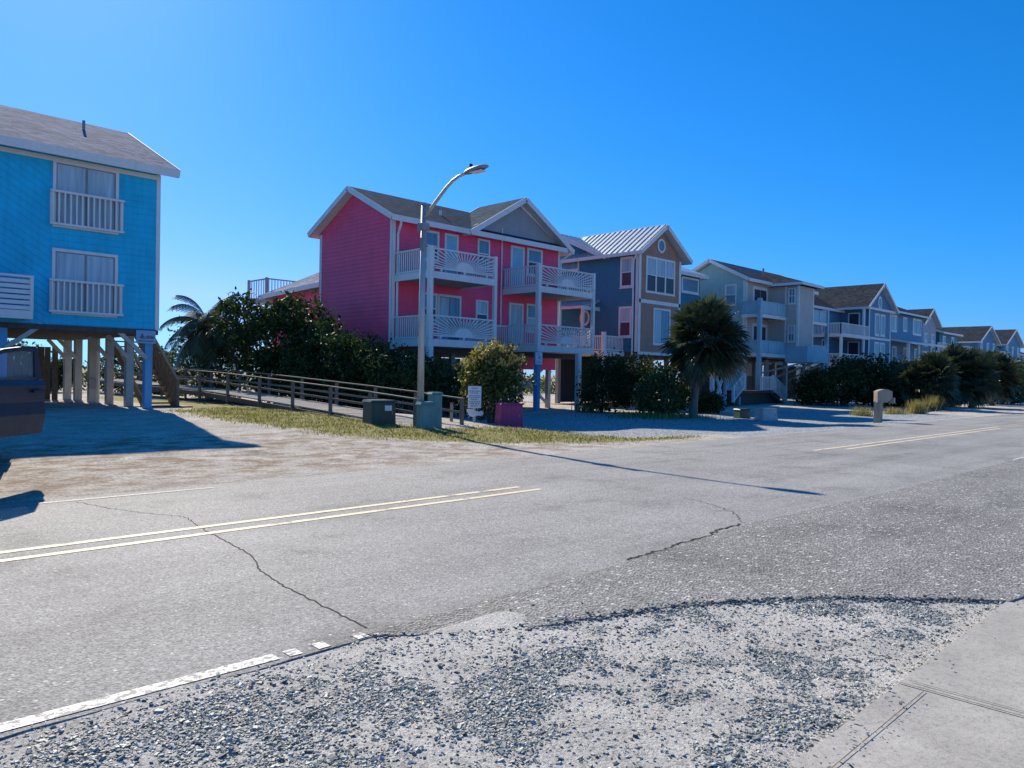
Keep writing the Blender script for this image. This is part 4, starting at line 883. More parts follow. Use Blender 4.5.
hd.add(vsx, [tuple(range(9, -1, -1)), tuple(range(50, 60))] + [(i * 10 + k, i * 10 + (k + 1) % 10, i * 10 + 10 + (k + 1) % 10, i * 10 + 10 + k) for i in range(5) for k in range(10)])
ho = hd.build('lamp_head', 'lampgrey', L_, True); MB().box(PX - .1, PX + .1, y0 - .7, y0 - .3, z0 - .055, z0 - .035).build('lens', 'signwhite', ho); MB().tube([(PX, y0 - .22, z0 + .08), (PX, y0 - .22, z0 + .2)], .045, 10).build('photocell', 'rubber', ho)

def cabinet(name, x, y, ang, wd, dp, h, taper, mat, label, cat, top=.06, lidmat=None):
    z = g(x, y); o = thing(name, (x, y, z), label, cat); c, s = math.cos(ang), math.sin(ang)
    def P(a, b, zz): return (x + a * c - b * s, y + a * s + b * c, z + zz)
    def blk(m_, w0, d0, z0, w1, d1, z1): m_.hexa([P(-w0, -d0, z0), P(w0, -d0, z0), P(w0, d0, z0), P(-w0, d0, z0), P(-w1, -d1, z1), P(w1, -d1, z1), P(w1, d1, z1), P(-w1, d1, z1)])
    b = MB(); blk(b, wd / 2, dp / 2, -.05, wd / 2 * taper, dp / 2 * taper, h - top); bo = b.build('cabinet_body', mat, o)
    l = MB(); blk(l, wd / 2 * taper + .03, dp / 2 * taper + .03, h - top + .002, wd / 2 * taper, dp / 2 * taper, h); l.build('cabinet_lid', lidmat or mat, o)
    md = bo.modifiers.new('b', 'BEVEL'); md.width = .02; md.segments = 2
    lean = (dp / 2 * (1 - taper)) / h; fy = lambda zz: -dp / 2 + lean * zz
    d = MB(); w_ = wd * .40; z0_, z1_ = .08, h - top - .06
    d.hexa([P(-w_, fy(z0_) - .012, z0_), P(w_, fy(z0_) - .012, z0_), P(w_, fy(z0_) + .02, z0_), P(-w_, fy(z0_) + .02, z0_), P(-w_ * taper, fy(z1_) - .012, z1_), P(w_ * taper, fy(z1_) - .012, z1_), P(w_ * taper, fy(z1_) + .02, z1_), P(-w_ * taper, fy(z1_) + .02, z1_)]); do_ = d.build('access_door', mat, o)
    k = MB(); zc = (z0_ + z1_) / 2; k.hexa([P(w_ - .07, fy(zc) - .03, zc - .04), P(w_ - .04, fy(zc) - .03, zc - .04), P(w_ - .04, fy(zc) - .011, zc - .04), P(w_ - .07, fy(zc) - .011, zc - .04), P(w_ - .07, fy(zc) - .03, zc + .04), P(w_ - .04, fy(zc) - .03, zc + .04), P(w_ - .04, fy(zc) - .011, zc + .04), P(w_ - .07, fy(zc) - .011, zc + .04)]); k.build('latch', 'lampgrey', do_)
    return o, P
q = at(379, 421, Z=.27); o, P = cabinet('transformer_cabinet', q.x, q.y, R(-10), .78, .6, .66, .95, 'green', 'low dark green transformer cabinet with a white label on the grass', 'utility box')
MB().hexa([P(.03, -.325, .36), P(.24, -.325, .36), P(.24, -.30, .36), P(.03, -.30, .36), P(.03, -.318, .51), P(.24, -.318, .51), P(.24, -.29, .51), P(.03, -.29, .51)]).build('label_plate', 'signwhite', o)
q = at(425, 428.5, Z=.14); cabinet('utility_pedestal', q.x, q.y, R(-12), .40, .3, .72, .97, 'tealbox', 'shorter pale teal utility pedestal at the foot of the street lamp', 'utility box', .08)
q = at(434.5, 427.5, Z=.14); cabinet('utility_pedestal', q.x, q.y, R(-12), .32, .3, .98, .97, 'tealbox', 'taller pale teal utility pedestal right of the short one by the street lamp', 'utility box', .06)
q = at(508.5, 426, Z=.06); cabinet('utility_box', q.x, q.y, R(-25), .76, .6, .72, .90, 'hotpink', 'magenta painted utility box beside the gravel drive of the pink house', 'utility box', .05)
q = at(766, 416, Z=.06); cabinet('utility_box', q.x, q.y, R(-25), .85, .6, .52, .86, 'concrete', 'pale tapered concrete box in front of the seafoam house stair', 'utility box', .06)
q = at(750, 415, Z=.06); cabinet('utility_box', q.x, q.y + .4, R(-25), .55, .5, .42, .95, 'green', 'dark low box just left of the pale concrete box', 'utility box', .05)

q = at(474.5, 405, Y=18.2); sx_, sy_ = q.x, q.y
S_ = thing('beach_access_sign', (sx_, sy_, g(sx_, sy_)), 'white rules sign with lines of text above a bare foot shaped panel, beside the boardwalk', 'sign')
ca, sa = math.cos(R(-40)), math.sin(R(-40))
def SP(a, b, z): return (sx_ + a * ca - b * sa, sy_ + a * sa + b * ca, z)
def sbox(m_, a0, a1, b0, b1, z0, z1): m_.hexa([SP(a0, b0, z0), SP(a1, b0, z0), SP(a1, b1, z0), SP(a0, b1, z0), SP(a0, b0, z1), SP(a1, b0, z1), SP(a1, b1, z1), SP(a0, b1, z1)])
m_ = MB(); sbox(m_, -.04, .04, .0, .07, 0, 1.25); m_.build('post', 'offwhite', S_)
m_ = MB(); sbox(m_, -.21, .21, -.03, -.005, .58, 1.28); m_.build('board', 'signwhite', S_)
m_ = MB()
for i, (z, w0) in enumerate([(1.21, .10), (1.12, .17), (1.06, .14), (.97, .17), (.91, .16), (.85, .11), (.78, .17), (.72, .15), (.65, .12)]):
    a = -w0
    while a < w0 - .02: wl = rnd.uniform(.03, .075); sbox(m_, a, min(a + wl, w0), -.036, -.031, z - .012, z + .014); a += wl + .022
m_.build('lettering', 'signink', S_)
fp = [(-.24, .545), (-.06, .55), (.02, .50), (.14, .47), (.22, .50), (.27, .48), (.29, .42), (.27, .36), (.20, .335), (.10, .34), (.02, .315), (-.08, .30), (-.16, .33), (-.19, .40), (-.24, .47)]
m_ = MB(); m_.prism([SP(a, -.03, z) for a, z in fp], Vector(SP(0, -.005, 0)) - Vector(SP(0, -.03, 0))); m_.build('foot_panel', 'signwhite', S_)
q = at(464.5, 410, Y=17.6); sb = thing('marker_post', (q.x, q.y + .6, g(q.x, q.y + .6)), 'thin pinkish marker post between the boardwalk rail and the rules sign', 'post')
MB().box(q.x - .035, q.x + .035, q.y + .57, q.y + .64, 0, .72).build('post', 'stone', sb); MB().box(q.x - .045, q.x + .045, q.y + .56, q.y + .65, .72, .76).build('post_cap', 'hotpink', sb)

q = at(878, 421, Z=.03); mx, my = q.x, q.y
MBX = thing('mailbox', (mx, my, g(mx, my)), 'tan stucco mailbox pillar with a wider rounded top at the road edge', 'mailbox')
MB().box(mx - .13, mx + .13, my - .13, my + .13, -.4, .85).build('pillar', 'stone', MBX)
prof = [(-.15, .80), (.30, .80), (.46, .95), (.52, 1.02), (.52, 1.26)] + [(.52 - .67 * k / 8, 1.26 + .09 * math.sin(math.pi * k / 8)) for k in range(1, 8)] + [(-.15, 1.26)]
# widens towards the road (to the right in the photo): along the view-right diagonal
dx_, dy_ = .80, -.60
m_ = MB(); m_.prism([(mx + a * dx_ - .10 * dy_, my + a * dy_ + .10 * dx_, z) for a, z in prof], (.26 * dy_, -.26 * dx_, 0)); m_.build('box_head', 'stone', MBX)
m_ = MB(); m_.box(mx + .52 * dx_ - .02, mx + .52 * dx_ + .14, my + .52 * dy_ - .16, my + .52 * dy_ + .02, .78, 1.0); m_.build('newspaper_box', 'lampgrey', MBX)

# ------------------------------------------------------------------ boardwalk
B = thing('boardwalk', (14.2, 25, g(14.2, 25)), 'weathered grey timber boardwalk ramp with handrails between the azure and pink houses', 'boardwalk')
def bz(y): return .13 + .66 * float(np.clip((y - 17.2) / 13, 0, 1)) ** .85 + (.02 * max(0, y - 30))
m_ = MB(); y = 16.75; r = random.Random(5)
y = 16.45
while y < 46: z = bz(y) + r.uniform(-.004, .004); m_.box(13.3, 14.92, y, y + .135, z - .04, z); y += .145
m_.build('deck_planks', 'deckwood', B)
ys = [17.1, 19.3, 21.5, 23.9, 26.3, 28.9, 31.5, 34.3, 37.2, 40.2, 43.2, 46]
for X in (13.25, 14.97):
    for y in ys: z = bz(y); MB().box(X - .045, X + .045, y - .045, y + .045, g(X, y) - .1, z + .78).build('rail_post', 'railwood', B)
    for a, b in zip(ys[:-1], ys[1:]):
        MB().beam((X, a - .05, bz(a) + .80), (X, b + .05, bz(b) + .80), .12, .035).build('handrail', 'railwood', B)
        m_ = MB(); ox = .07 if X < 14 else -.07
        m_.beam((X + ox, a, bz(a) + .40), (X + ox, b, bz(b) + .40), .03, .07); m_.build('mid_rail', 'railwood', B)
    MB().beam((X, 16.8, bz(17) - .14), (X, 31, bz(31) - .14), .05, .18).beam((X, 31, bz(31) - .14), (X, 46, bz(46) - .14), .05, .18).build('joist', 'darkwood', B)

# ------------------------------------------------------------------ pickup with its door open (mostly outside the frame)
E_ = at(42, 433, Y=12.45); hx, hy = E_.x - .707 * 1.05, E_.y - .707 * 1.05
T_ = thing('pickup_truck', (hx - .6, hy + 1.2, .05), 'dark blue pickup at the left edge with its front door swung open', 'truck')
hd_ = Vector((-.26, -.966)); lt = Vector((.966, -.26))      # heading, left side
def TP(f_, l_, z): return (hx + hd_.x * f_ + lt.x * l_, hy + hd_.y * f_ + lt.y * l_, z)
def tbox(m_, f0, f1, l0, l1, z0, z1, tin=0, fin=0): m_.hexa([TP(f0, l0, z0), TP(f1, l0, z0), TP(f1, l1, z0), TP(f0, l1, z0), TP(f0 + fin, l0 + tin, z1), TP(f1 - fin, l0 + tin, z1), TP(f1 - fin, l1 - tin, z1), TP(f0 + fin, l1 - tin, z1)])
m_ = MB(); tbox(m_, .0, 1.15, -1.85, 0, .62, 1.2, .05); tbox(m_, -4.4, -2.3, -1.85, 0, .62, 1.25, .03); tbox(m_, -2.3, 0, -1.85, -.08, .55, .7); tbox(m_, -2.3, -1.15, -1.85, 0, .7, 1.25, .03); tbox(m_, -1.15, 0, -1.85, -1.6, .7, 1.25, .03)
bo = m_.build('body', 'truck', T_); md = bo.modifiers.new('b', 'BEVEL'); md.width = .05; md.segments = 3
m_ = MB(); tbox(m_, -2.2, -.3, -1.72, -.13, 1.82, 1.9, .08, .1); m_.beam(TP(-2.3, -.4, 1.25), TP(-2.15, -.15, 1.85), .08, .08); m_.beam(TP(-1.15, -.06, 1.25), TP(-1.15, -.15, 1.85), .08, .12); m_.beam(TP(.1, -.12, 1.2), TP(-.5, -.2, 1.85), .07, .08); m_.beam(TP(-2.3, -1.75, 1.25), TP(-2.15, -1.7, 1.85), .08, .08); m_.beam(TP(.1, -1.73, 1.2), TP(-.5, -1.65, 1.85), .07, .08); m_.build('cab_roof', 'truck', T_)
for f_ in (.55, -3.3):
    for l_ in (-1.55, -.34):
        wo = MB().tube([TP(f_, l_ - .13, .40), TP(f_, l_ + .13, .40)], .39, 20).build('wheel', 'rubber', T_); MB().tube([TP(f_, l_ - .135, .40), TP(f_, l_ + .135, .40)], .22, 14).build('rim', 'chrome', wo)
m_ = MB(); tbox(m_, 1.16, 1.28, -1.8, -.05, .48, .68); m_.build('bumper', 'chrome', T_)
m_ = MB(); tbox(m_, 1.10, 1.165, -1.35, -.5, .74, 1.06)
for k in range(4): tbox(m_, 1.165, 1.18, -1.33, -.52, .77 + k * .075, .80 + k * .075)
m_.build('grille', 'lampgrey', T_)
for l0 in (-1.75, -.44): m_ = MB(); tbox(m_, 1.10, 1.17, l0, l0 + .34, .80, 1.02); m_.build('headlight', 'signwhite', T_)
m_ = MB(); tbox(m_, .1, 1.08, -1.7, -.15, 1.19, 1.25, .12, .06); m_.build('bonnet', 'truck', T_)
m_ = MB(); m_.prism([TP(.09, -1.70, 1.22), TP(.09, -.16, 1.22), TP(-.47, -.24, 1.82), TP(-.47, -1.62, 1.82)], (hd_.x * .01, hd_.y * .01, 0)); m_.build('windscreen', 'clear', T_)
for f0, f1 in ((.10, 1.02), (-3.78, -2.82)):
    for l0 in (-1.88, -.06): m_ = MB(); tbox(m_, f0, f1, l0, l0 + .09, .60, .86, .0, .14); m_.build('wheel_arch', 'rubber', T_)
m_ = MB(); tbox(m_, -4.3, 1.0, -1.6, -.3, .42, .63); m_.build('chassis', 'rubber', T_)
m_ = MB(); tbox(m_, -4.3, -2.4, -1.72, -.13, 1.2, 1.26); m_.build('bed_cover', 'rubber', T_)
dv = Vector((.707, .707)); dn_ = Vector((.707, -.707))          # hinge -> free edge; outer face normal
def DP(a, o_, z): return (hx + dv.x * a + dn_.x * o_, hy + dv.y * a + dn_.y * o_, z)
zb0 = E_.z
m_ = MB(); pr = [(0, zb0, 0), (0, zb0 + .28, .045), (0, zb0 + .45, .03), (0, zb0 + .68, .05), (0, zb0 + .76, .02)]
nA = 9
for j, (_, z, o_) in enumerate(pr):
    for i in range(nA): a = 1.05 * i / (nA - 1); m_.v.append(DP(a, o_ - .0, z + (.02 if j == 0 and i == nA - 1 else 0)))
for j in range(len(pr) - 1):
    for i in range(nA - 1): b_ = j * nA + i; m_.f.append((b_, b_ + 1, b_ + nA + 1, b_ + nA))
m_.hexa([DP(0, -.10, zb0), DP(1.05, -.10, zb0), DP(1.05, -.012, zb0), DP(0, -.012, zb0), DP(0, -.08, zb0 + .76), DP(1.05, -.08, zb0 + .76), DP(1.05, -.012, zb0 + .76), DP(0, -.012, zb0 + .76)])
do = m_.build('door', 'truck', T_)
m_ = MB(); top = [(-.02, zb0 + .76), (.0, zb0 + 1.08), (.25, zb0 + 1.14), (.6, zb0 + 1.18), (.96, zb0 + 1.17)]
for a, b in zip(top[:-1], top[1:]): m_.beam(DP(a[0], -.04, a[1]), DP(b[0], -.04, b[1]), .05, .055, (0, 0, 1))
m_.hexa([DP(.90, -.06, zb0 + .77), DP(1.05, -.06, zb0 + .77), DP(1.05, -.015, zb0 + .77), DP(.90, -.015, zb0 + .77), DP(.88, -.06, zb0 + 1.19), DP(.97, -.06, zb0 + 1.19), DP(.97, -.015, zb0 + 1.19), DP(.88, -.015, zb0 + 1.19)]); m_.build('window_frame', 'truck', do)
m_ = MB(); m_.prism([DP(0, -.045, zb0 + .77), DP(.9, -.045, zb0 + .77), DP(.88, -.045, zb0 + 1.17), DP(.45, -.045, zb0 + 1.16), DP(.0, -.045, zb0 + 1.07)], (dn_.x * .006, dn_.y * .006, 0)); m_.build('door_glass', 'clear', do)
m_ = MB(); m_.beam(DP(.0, .0, zb0 + .775), DP(.92, .0, zb0 + .775), .03, .03); m_.build('chrome_strip', 'chrome', do)
m_ = MB(); m_.beam(DP(.72, .075, zb0 + .60), DP(.97, .075, zb0 + .60), .03, .035); m_.beam(DP(.74, .03, zb0 + .60), DP(.74, .08, zb0 + .60), .03, .03); m_.beam(DP(.95, .03, zb0 + .60), DP(.95, .08, zb0 + .60), .03, .03); m_.build('door_handle', 'truck', do)

# ------------------------------------------------------------------ plants
def leaves(name, P_, size, mat, parent, rs, up=.25, tintc=.45, tints=.25, elong=1.9):
    N = len(P_); d = rs.normal(size=(N, 3)); d[:, 2] += up; d /= np.linalg.norm(d, axis=1)[:, None]
    e = rs.normal(size=(N, 3)); s = np.cross(d, e); s /= np.linalg.norm(s, axis=1)[:, None]
    L = size * rs.uniform(.45, 1.55, N); a = d * (L * .5)[:, None]; b = s * (L / elong * .5)[:, None]; nrm = np.cross(d, s) * (L * .10)[:, None]
    V = np.stack([P_ - a, P_ + b + nrm, P_ + a, P_ - b + nrm], 1).reshape(-1, 3)
    F = np.arange(N * 4).reshape(N, 4); tn = np.clip(rs.normal(tintc, tints, N), 0, 1)
    return fastmesh(name, V, F, mat, parent, np.repeat(tn, 4))
def crown_points(lobes, n, rs, shell=.55, clump=.16):
    vol = np.array([l[3] * l[4] * l[5] for l in lobes]); out = []
    for l, k in zip(lobes, (n * vol / vol.sum()).astype(int)):
        nc = max(6, k // 14); u = rs.normal(size=(nc, 3)); u /= np.linalg.norm(u, axis=1)[:, None]; rr = shell + (1 - shell) * rs.rand(nc) ** .6; rr *= 1 + rs.normal(0, .10, nc); rr = np.where(rs.rand(nc) < .10, rr * rs.uniform(1.05, 1.32, nc), rr)
        c = u * rr[:, None] * np.array(l[3:6]) + np.array(l[:3])
        idx = rs.randint(0, nc, k); out.append(c[idx] + rs.normal(size=(k, 3)) * clump)
    return np.concatenate(out)
def bush(name, x, y, lobes, n, size, mat, label, cat, seed, group=None, trunk=True, extra=None, clump=.16):
    """lobes relative to the base: (dx, dy, z, rx, ry, rz)"""
    rs = np.random.RandomState(seed); z = g(x, y); o = thing(name, (x, y, z), label, cat, group)
    L = [(x + l[0], y + l[1], z + l[2], l[3], l[4], l[5]) for l in lobes]
    P_ = crown_points(L, n, rs, clump=clump); P_ = P_[P_[:, 2] > z + .02]
    if trunk:
        m_ = MB(); r = random.Random(seed)
        for l in L:
            b = Vector((x + r.uniform(-.12, .12), y + r.uniform(-.12, .12), z - .1)); e = Vector(l[:3]); mid = b.lerp(e, .5) + Vector((r.uniform(-.2, .2), r.uniform(-.2, .2), .1)); rr = .03 + .028 * max(l[3:6])
            m_.tube([b, mid, e, e + Vector((r.uniform(-.4, .4) * l[3], r.uniform(-.4, .4) * l[4], l[5] * .7))], [rr, rr * .75, rr * .5, rr * .15], 7)
            for k in range(4): t_ = e + Vector((r.uniform(-.8, .8) * l[3], r.uniform(-.8, .8) * l[4], r.uniform(-.3, .8) * l[5])); m_.tube([mid.lerp(e, .6), t_], [rr * .4, rr * .08], 5)
        m_.build('trunk', 'bark', o)
    leaves('crown', P_, size, mat, o, rs, tintc=.4)
    if extra: extra(o, L, rs)
    return o

def fan_frond(base, d, up, plen, blen, nseg, droop, r, V, F, Tn, tint):
    """one fan leaf: petiole strip plus a fan of drooping segments"""
    d = d.normalized(); side = d.cross(up)
    if side.length < 1e-3: side = Vector((1, 0, 0))
    side.normalize(); side = (Matrix.Rotation(r.uniform(-.95, .95), 3, d) @ side); nrm = side.cross(d).normalized()
    if nrm.z < 0: nrm = -nrm; side = -side
    tip = base + d * plen + Vector((0, 0, -droop * plen * .35))
    n0 = len(V); w0 = .022
    V += [base - side * w0, base + side * w0, tip + side * w0 * .6, tip - side * w0 * .6]; F.append((n0, n0 + 1, n0 + 2, n0 + 3)); Tn += [tint * .8] * 4
    dd = (tip - base).normalized()
    for k in range(nseg):
        a = R(-118 + 236 * (k + .5) / nseg) + r.uniform(-.05, .05); L = blen * (.68 + .32 * math.cos(a * .75)) * r.uniform(.88, 1.1)
        q = dd * math.cos(a) + side * math.sin(a) + nrm * (.12 + .34 * abs(math.sin(a)))
        m1 = tip + q * L * .55 + Vector((0, 0, -.05 * droop * L)); e = tip + q * L * (1 - .12 * droop) + Vector((0, 0, -droop * L * r.uniform(.25, .55)))
        w = q.cross(nrm).normalized() * (.034 + .026 * blen); n0 = len(V); tw = nrm * r.uniform(-.02, .02)
        V += [tip - w * .35, tip + w * .35, m1 + w + tw, m1 - w - tw, e + w * .12, e - w * .12]; F += [(n0, n0 + 1, n0 + 2, n0 + 3), (n0 + 3, n0 + 2, n0 + 4, n0 + 5)]
        tt = min(1, max(0, tint + r.uniform(-.15, .15))); Tn += [tt] * 6
def sabal(x, y, hgt, rad, seed, label, lean=(0, 0), nfr=46, group=None, name='palm_tree', trunk_r=.17, sweep=136):
    r = random.Random(seed); z = g(x, y); o = thing(name, (x, y, z), label, 'palm tree', group); top = Vector((x + lean[0], y + lean[1], z + hgt))
    m_ = MB(); path = []; rr = []
    for i in range(14): t_ = i / 13; path.append(Vector((x + lean[0] * t_ ** 1.5, y + lean[1] * t_ ** 1.5, z - .1 + (hgt + .1) * t_))); rr.append(trunk_r * (1.25 - .35 * min(1, t_ * 3)) * (1 + r.uniform(-.06, .06)) * (1.15 if t_ > .7 else 1))
    m_.tube(path, rr, 10)
    for i in range(int(hgt * 16)):                                 # old leaf bases
        t_ = r.uniform(.35, 1); a = r.uniform(0, 6.28); c = Vector((x + lean[0] * t_ ** 1.5, y + lean[1] * t_ ** 1.5, z + hgt * t_)); dv_ = Vector((math.cos(a), math.sin(a), 0)); m_.beam(c + dv_ * trunk_r * .8, c + dv_ * trunk_r * 1.45 + Vector((0, 0, .16)), .08, .03)
    m_.build('trunk', 'palmbark', o)
    V, F, Tn = [], [], []; D, DF, DT = [], [], []
    for i in range(nfr):
        f = (i + .5) / nfr; el = R(86 - sweep * f ** .95 + r.uniform(-10, 10)); a = i * 2.39996 + r.uniform(-.25, .25)
        d = Vector((math.cos(a) * math.cos(el), math.sin(a) * math.cos(el), math.sin(el))); dr = .38 + .34 * f
        dead = f > .94
        fan_frond(top + Vector((0, 0, -.35 * f)), d, Vector((0, 0, 1)), rad * r.uniform(.28, .58), rad * r.uniform(.40, .52), 24, dr, r, D if dead else V, DF if dead else F, DT if dead else Tn, r.uniform(.15, .75))
    F6 = np.array(F, dtype=np.int32); fastmesh('crown', np.array([tuple(v) for v in V]), F6, 'leaf_palm', o, Tn)
    if D: fastmesh('dead_fronds', np.array([tuple(v) for v in D]), np.array(DF, dtype=np.int32), 'leaf_dry', o, DT)
    return o
def feather_palm(x, y, hgt, rad, seed, label, nfr=34, name='palm_tree'):
    r = random.Random(seed); z = g(x, y); o = thing(name, (x, y, z), label, 'palm tree'); top = Vector((x, y, z + hgt))
    MB().tube([(x, y, z - .1), (x, y, z + hgt * .5), top], [.2, .16, .14], 9).build('trunk', 'palmbark', o)
    V, F, Tn = [], [], []
    for i in range(nfr):
        f = (i + .5) / nfr; el = R(80 - 100 * f); a = i * 2.39996; d = Vector((math.cos(a) * math.cos(el), math.sin(a) * math.cos(el), math.sin(el))); p_ = top.copy(); stp = rad / 16; side = d.cross(Vector((0, 0, 1))).normalized()
        for k in range(17):
            q = p_ + d * stp; n0 = len(V); V += [p_ - side * .015, p_ + side * .015, q + side * .012, q - side * .012]; F.append((n0, n0 + 1, n0 + 2, n0 + 3)); Tn += [.4] * 4
            if k > 2:
                for sg in (-1, 1):
                    for jj in (0, .5):
                        b = p_.lerp(q, jj); l = rad * .27 * math.sin(math.pi * (k + 1) / 19) ** .6 * r.uniform(.8, 1.15); e = b + side * sg * l * .75 + d * l * .5 + Vector((0, 0, -l * .55)); wv_ = d * .038; n0 = len(V)
                        V += [b - wv_, b + wv_, e + wv_ * .3, e - wv_ * .3]; F.append((n0, n0 + 1, n0 + 2, n0 + 3)); Tn += [r.uniform(.1, .7)] * 4
            p_ = q; d = (d + Vector((0, 0, -.115 - .03 * k / 16))).normalized()
    fastmesh('crown', np.array([tuple(v) for v in V]), np.array(F, dtype=np.int32), 'leaf_palm', o, Tn); return o

def on(px, Y): q = at(px, 400, Y=Y); return q.x, q.y
def onX(px, X): q = at(px, 400, X=X); return q.x, q.y
gT = 'shrubs along the boardwalk'
x, y = onX(193, 14.9); feather_palm(x + 1.2, y + 1, 3.3, 2.5, 31, 'droopy feather leaved palm behind the boardwalk beside the azure house')
x, y = onX(222, 17.0); bush('shrub', x, y, [(0, 0, 1.9, 1.7, 1.7, 1.9), (-.6, .9, 2.9, 1.2, 1.2, 1.1)], 5200, .2, 'leaf_dark', 'dark round evergreen shrub in front of the feather palm', 'shrub', 41, gT)
x, y = onX(275, 17.6); bush('oak_tree', x, y, [(0, 0, 3.0, 1.7, 1.8, 1.5), (.9, -.6, 4.1, 1.5, 1.4, 1.0), (-1.2, .8, 3.9, 1.2, 1.3, 1.1), (.3, 0, 1.4, 1.8, 1.7, 1.2), (1.6, -1.4, 2.8, 1.2, 1.2, 1.0)], 12500, .2, 'leaf_dark', 'tall loose oak shrub showing sky gaps below the roof deck rail', 'tree', 42, gT)
x, y = onX(318, 18.2); bush('oak_tree', x, y, [(0, 0, 2.1, 1.4, 1.6, 1.2), (.5, .3, 3.0, 1.0, 1.1, .8), (-.2, 0, 1.0, 1.6, 1.6, 1.0)], 7500, .19, 'leaf_dark', 'oak shrub against the back corner of the pink side wall', 'tree', 43, gT)
x, y = onX(356, 18.6); bush('oak_tree', x, y, [(0, 0, 2.0, 1.3, 1.4, 1.1), (-.3, .5, 2.7, .9, 1.0, .6), (.2, 0, .9, 1.4, 1.4, .9)], 7000, .18, 'leaf_dark', 'oak shrub in the middle of the pink side wall, right of the taller oaks', 'tree', 44, gT)
x, y = onX(398, 18.9); bush('shrub', x, y, [(0, 0, 1.5, 1.2, 1.3, 1.1), (-.4, .5, 2.1, .9, .9, .7), (.8, -.6, 1.4, 1.0, 1.0, .9)], 4600, .17, 'leaf_dark', 'dark shrub under the front corner of the pink house, behind the lamp pole', 'shrub', 45, gT)
x, y = onX(447, 19.9); bush('shrub', x, y, [(0, 0, 1.15, 1.3, 1.2, 1.0), (1.2, .4, 1.3, 1.2, 1.1, 1.0), (-1.0, .3, 1.5, 1.0, 1.0, .8)], 4600, .16, 'leaf_dark', 'dark shrub under the left sunburst balcony', 'shrub', 46, gT)
x, y = onX(206, 17.2); bush('shrub', x, y + 6, [(0, 0, 1.4, 1.6, 1.6, 1.3), (-2, 1.5, 1.3, 1.5, 1.5, 1.1)], 3600, .2, 'leaf_dark', 'low background shrub behind the boardwalk, near the foot of the feather palm', 'shrub', 47, gT)
def ytips(o, L, rs):
    P_ = crown_points([(l[0], l[1], l[2] + .12, l[3] * .95, l[4] * .95, l[5] * .95) for l in L], 4200, rs, .88, .07); zc = np.array([l[2] for l in L]).max()
    P_ = P_[(P_[:, 2] > zc + .05) | (rs.rand(len(P_)) < .12)]; leaves('yellow_tips', P_, .13, 'leaf_yellow', o, rs, .8, .5, .25)
x, y = on(491, 18.9); bush('shrub', x, y, [(0, 0, 1.15, 1.05, 1.05, 1.05), (.15, 0, 1.9, .8, .8, .75), (-.45, 0, 1.5, .75, .7, .75)], 6200, .13, 'leaf_olive', 'bushy shrub with yellow new leaves on top, behind the rules sign', 'shrub', 48, None, True, ytips, .1)
gB = 'shrubs in front of the slate blue house'
for px, Y, L, s, lab in ((603, 24.0, [(0, 0, 1.1, 1.3, 1.2, 1.1), (.3, 0, 2.2, 1.0, .9, .8)], 51, 'shrub left of the palm, nearest the stair of the slate blue house'), (640, 22.6, [(0, 0, 1.1, 1.3, 1.2, .9), (-.6, 0, 2.2, .75, .8, .65), (.9, 0, 2.0, .7, .8, .55)], 52, 'tallest shrub left of the palm, topping out below the tan wall'), (664, 20.2, [(0, 0, .9, 1.3, 1.2, .95), (.7, 0, 1.5, .8, .8, .7)], 53, 'rounded olive shrub touching the palm trunk on its left'), (708, 20.8, [(0, 0, .45, .6, .6, .42)], 54, 'low dark shrub right behind the palm trunk')):
    x, y = on(px, Y); bush('shrub', x, y, L, 4600, .15, 'leaf_dark' if s != 53 else 'leaf_olive', lab, 'shrub', s, gB)
x, y = on(693, 18.9); sabal(x, y, 3.85, 2.25, 61, 'large cabbage palm with a full round crown in front of the tan gabled house', (.7, -.2), 130)
gR = 'shrubs before the far blue houses'
for px, Y, L, s, lab in ((812, 22.5, [(0, 0, .9, 1.3, 1.2, .9), (.6, 0, 1.5, .9, .9, .7)], 71, 'dark shrub below the panelled bay deck of the greige house'), (842, 20.5, [(0, 0, 1.3, 1.6, 1.4, 1.2), (.6, 0, 2.3, 1.1, 1.1, .8)], 72, 'dark tall shrub right of the greige house, below the white porch'), (872, 19.5, [(0, 0, 1.4, 1.8, 1.5, 1.3), (-.6, 0, 2.6, 1.2, 1.1, .8)], 73, 'dark shrub rising behind the tan mailbox'), (900, 18.5, [(0, 0, 1.3, 1.8, 1.6, 1.3), (.9, 0, 2.2, 1.2, 1.2, .9)], 74, 'dark shrub between the mailbox and the palm clump'), (1003, 16.5, [(0, 0, 1.6, 2.6, 2.0, 1.7), (2.0, .5, 2.2, 2.2, 1.8, 1.7)], 75, 'dark dense tree mass at the right edge under the distant roofs'), (1022, 18, [(0, 0, 2, 3.5, 2.4, 2.1), (3, 0, 2.2, 3, 2.2, 2.0)], 76, 'dark tree cut by the right edge of the photo')):
    x, y = on(px, Y); bush('shrub', x, y, L, 4600, .21, 'leaf_dark', lab, 'shrub', s, gR, clump=.2)
gP = 'palms in the roadside clump'
for i, (px, Y, h, rd, lab) in enumerate(((914, 16.5, 1.7, 1.9, 'leftmost palm of the roadside clump, low and leafy'), (932, 15.6, 2.1, 2.0, 'second palm from the left in the roadside clump'), (952, 16.3, 2.6, 2.2, 'tallest middle palm of the roadside clump'), (972, 15.4, 2.4, 2.1, 'second palm from the right in the roadside clump'), (992, 15.9, 2.5, 2.2, 'rightmost palm of the roadside clump'))):
    x, y = on(px, Y); sabal(x, y, h, rd, 80 + i, lab, (rnd.uniform(-.2, .2), 0), 90, gP, sweep=150)
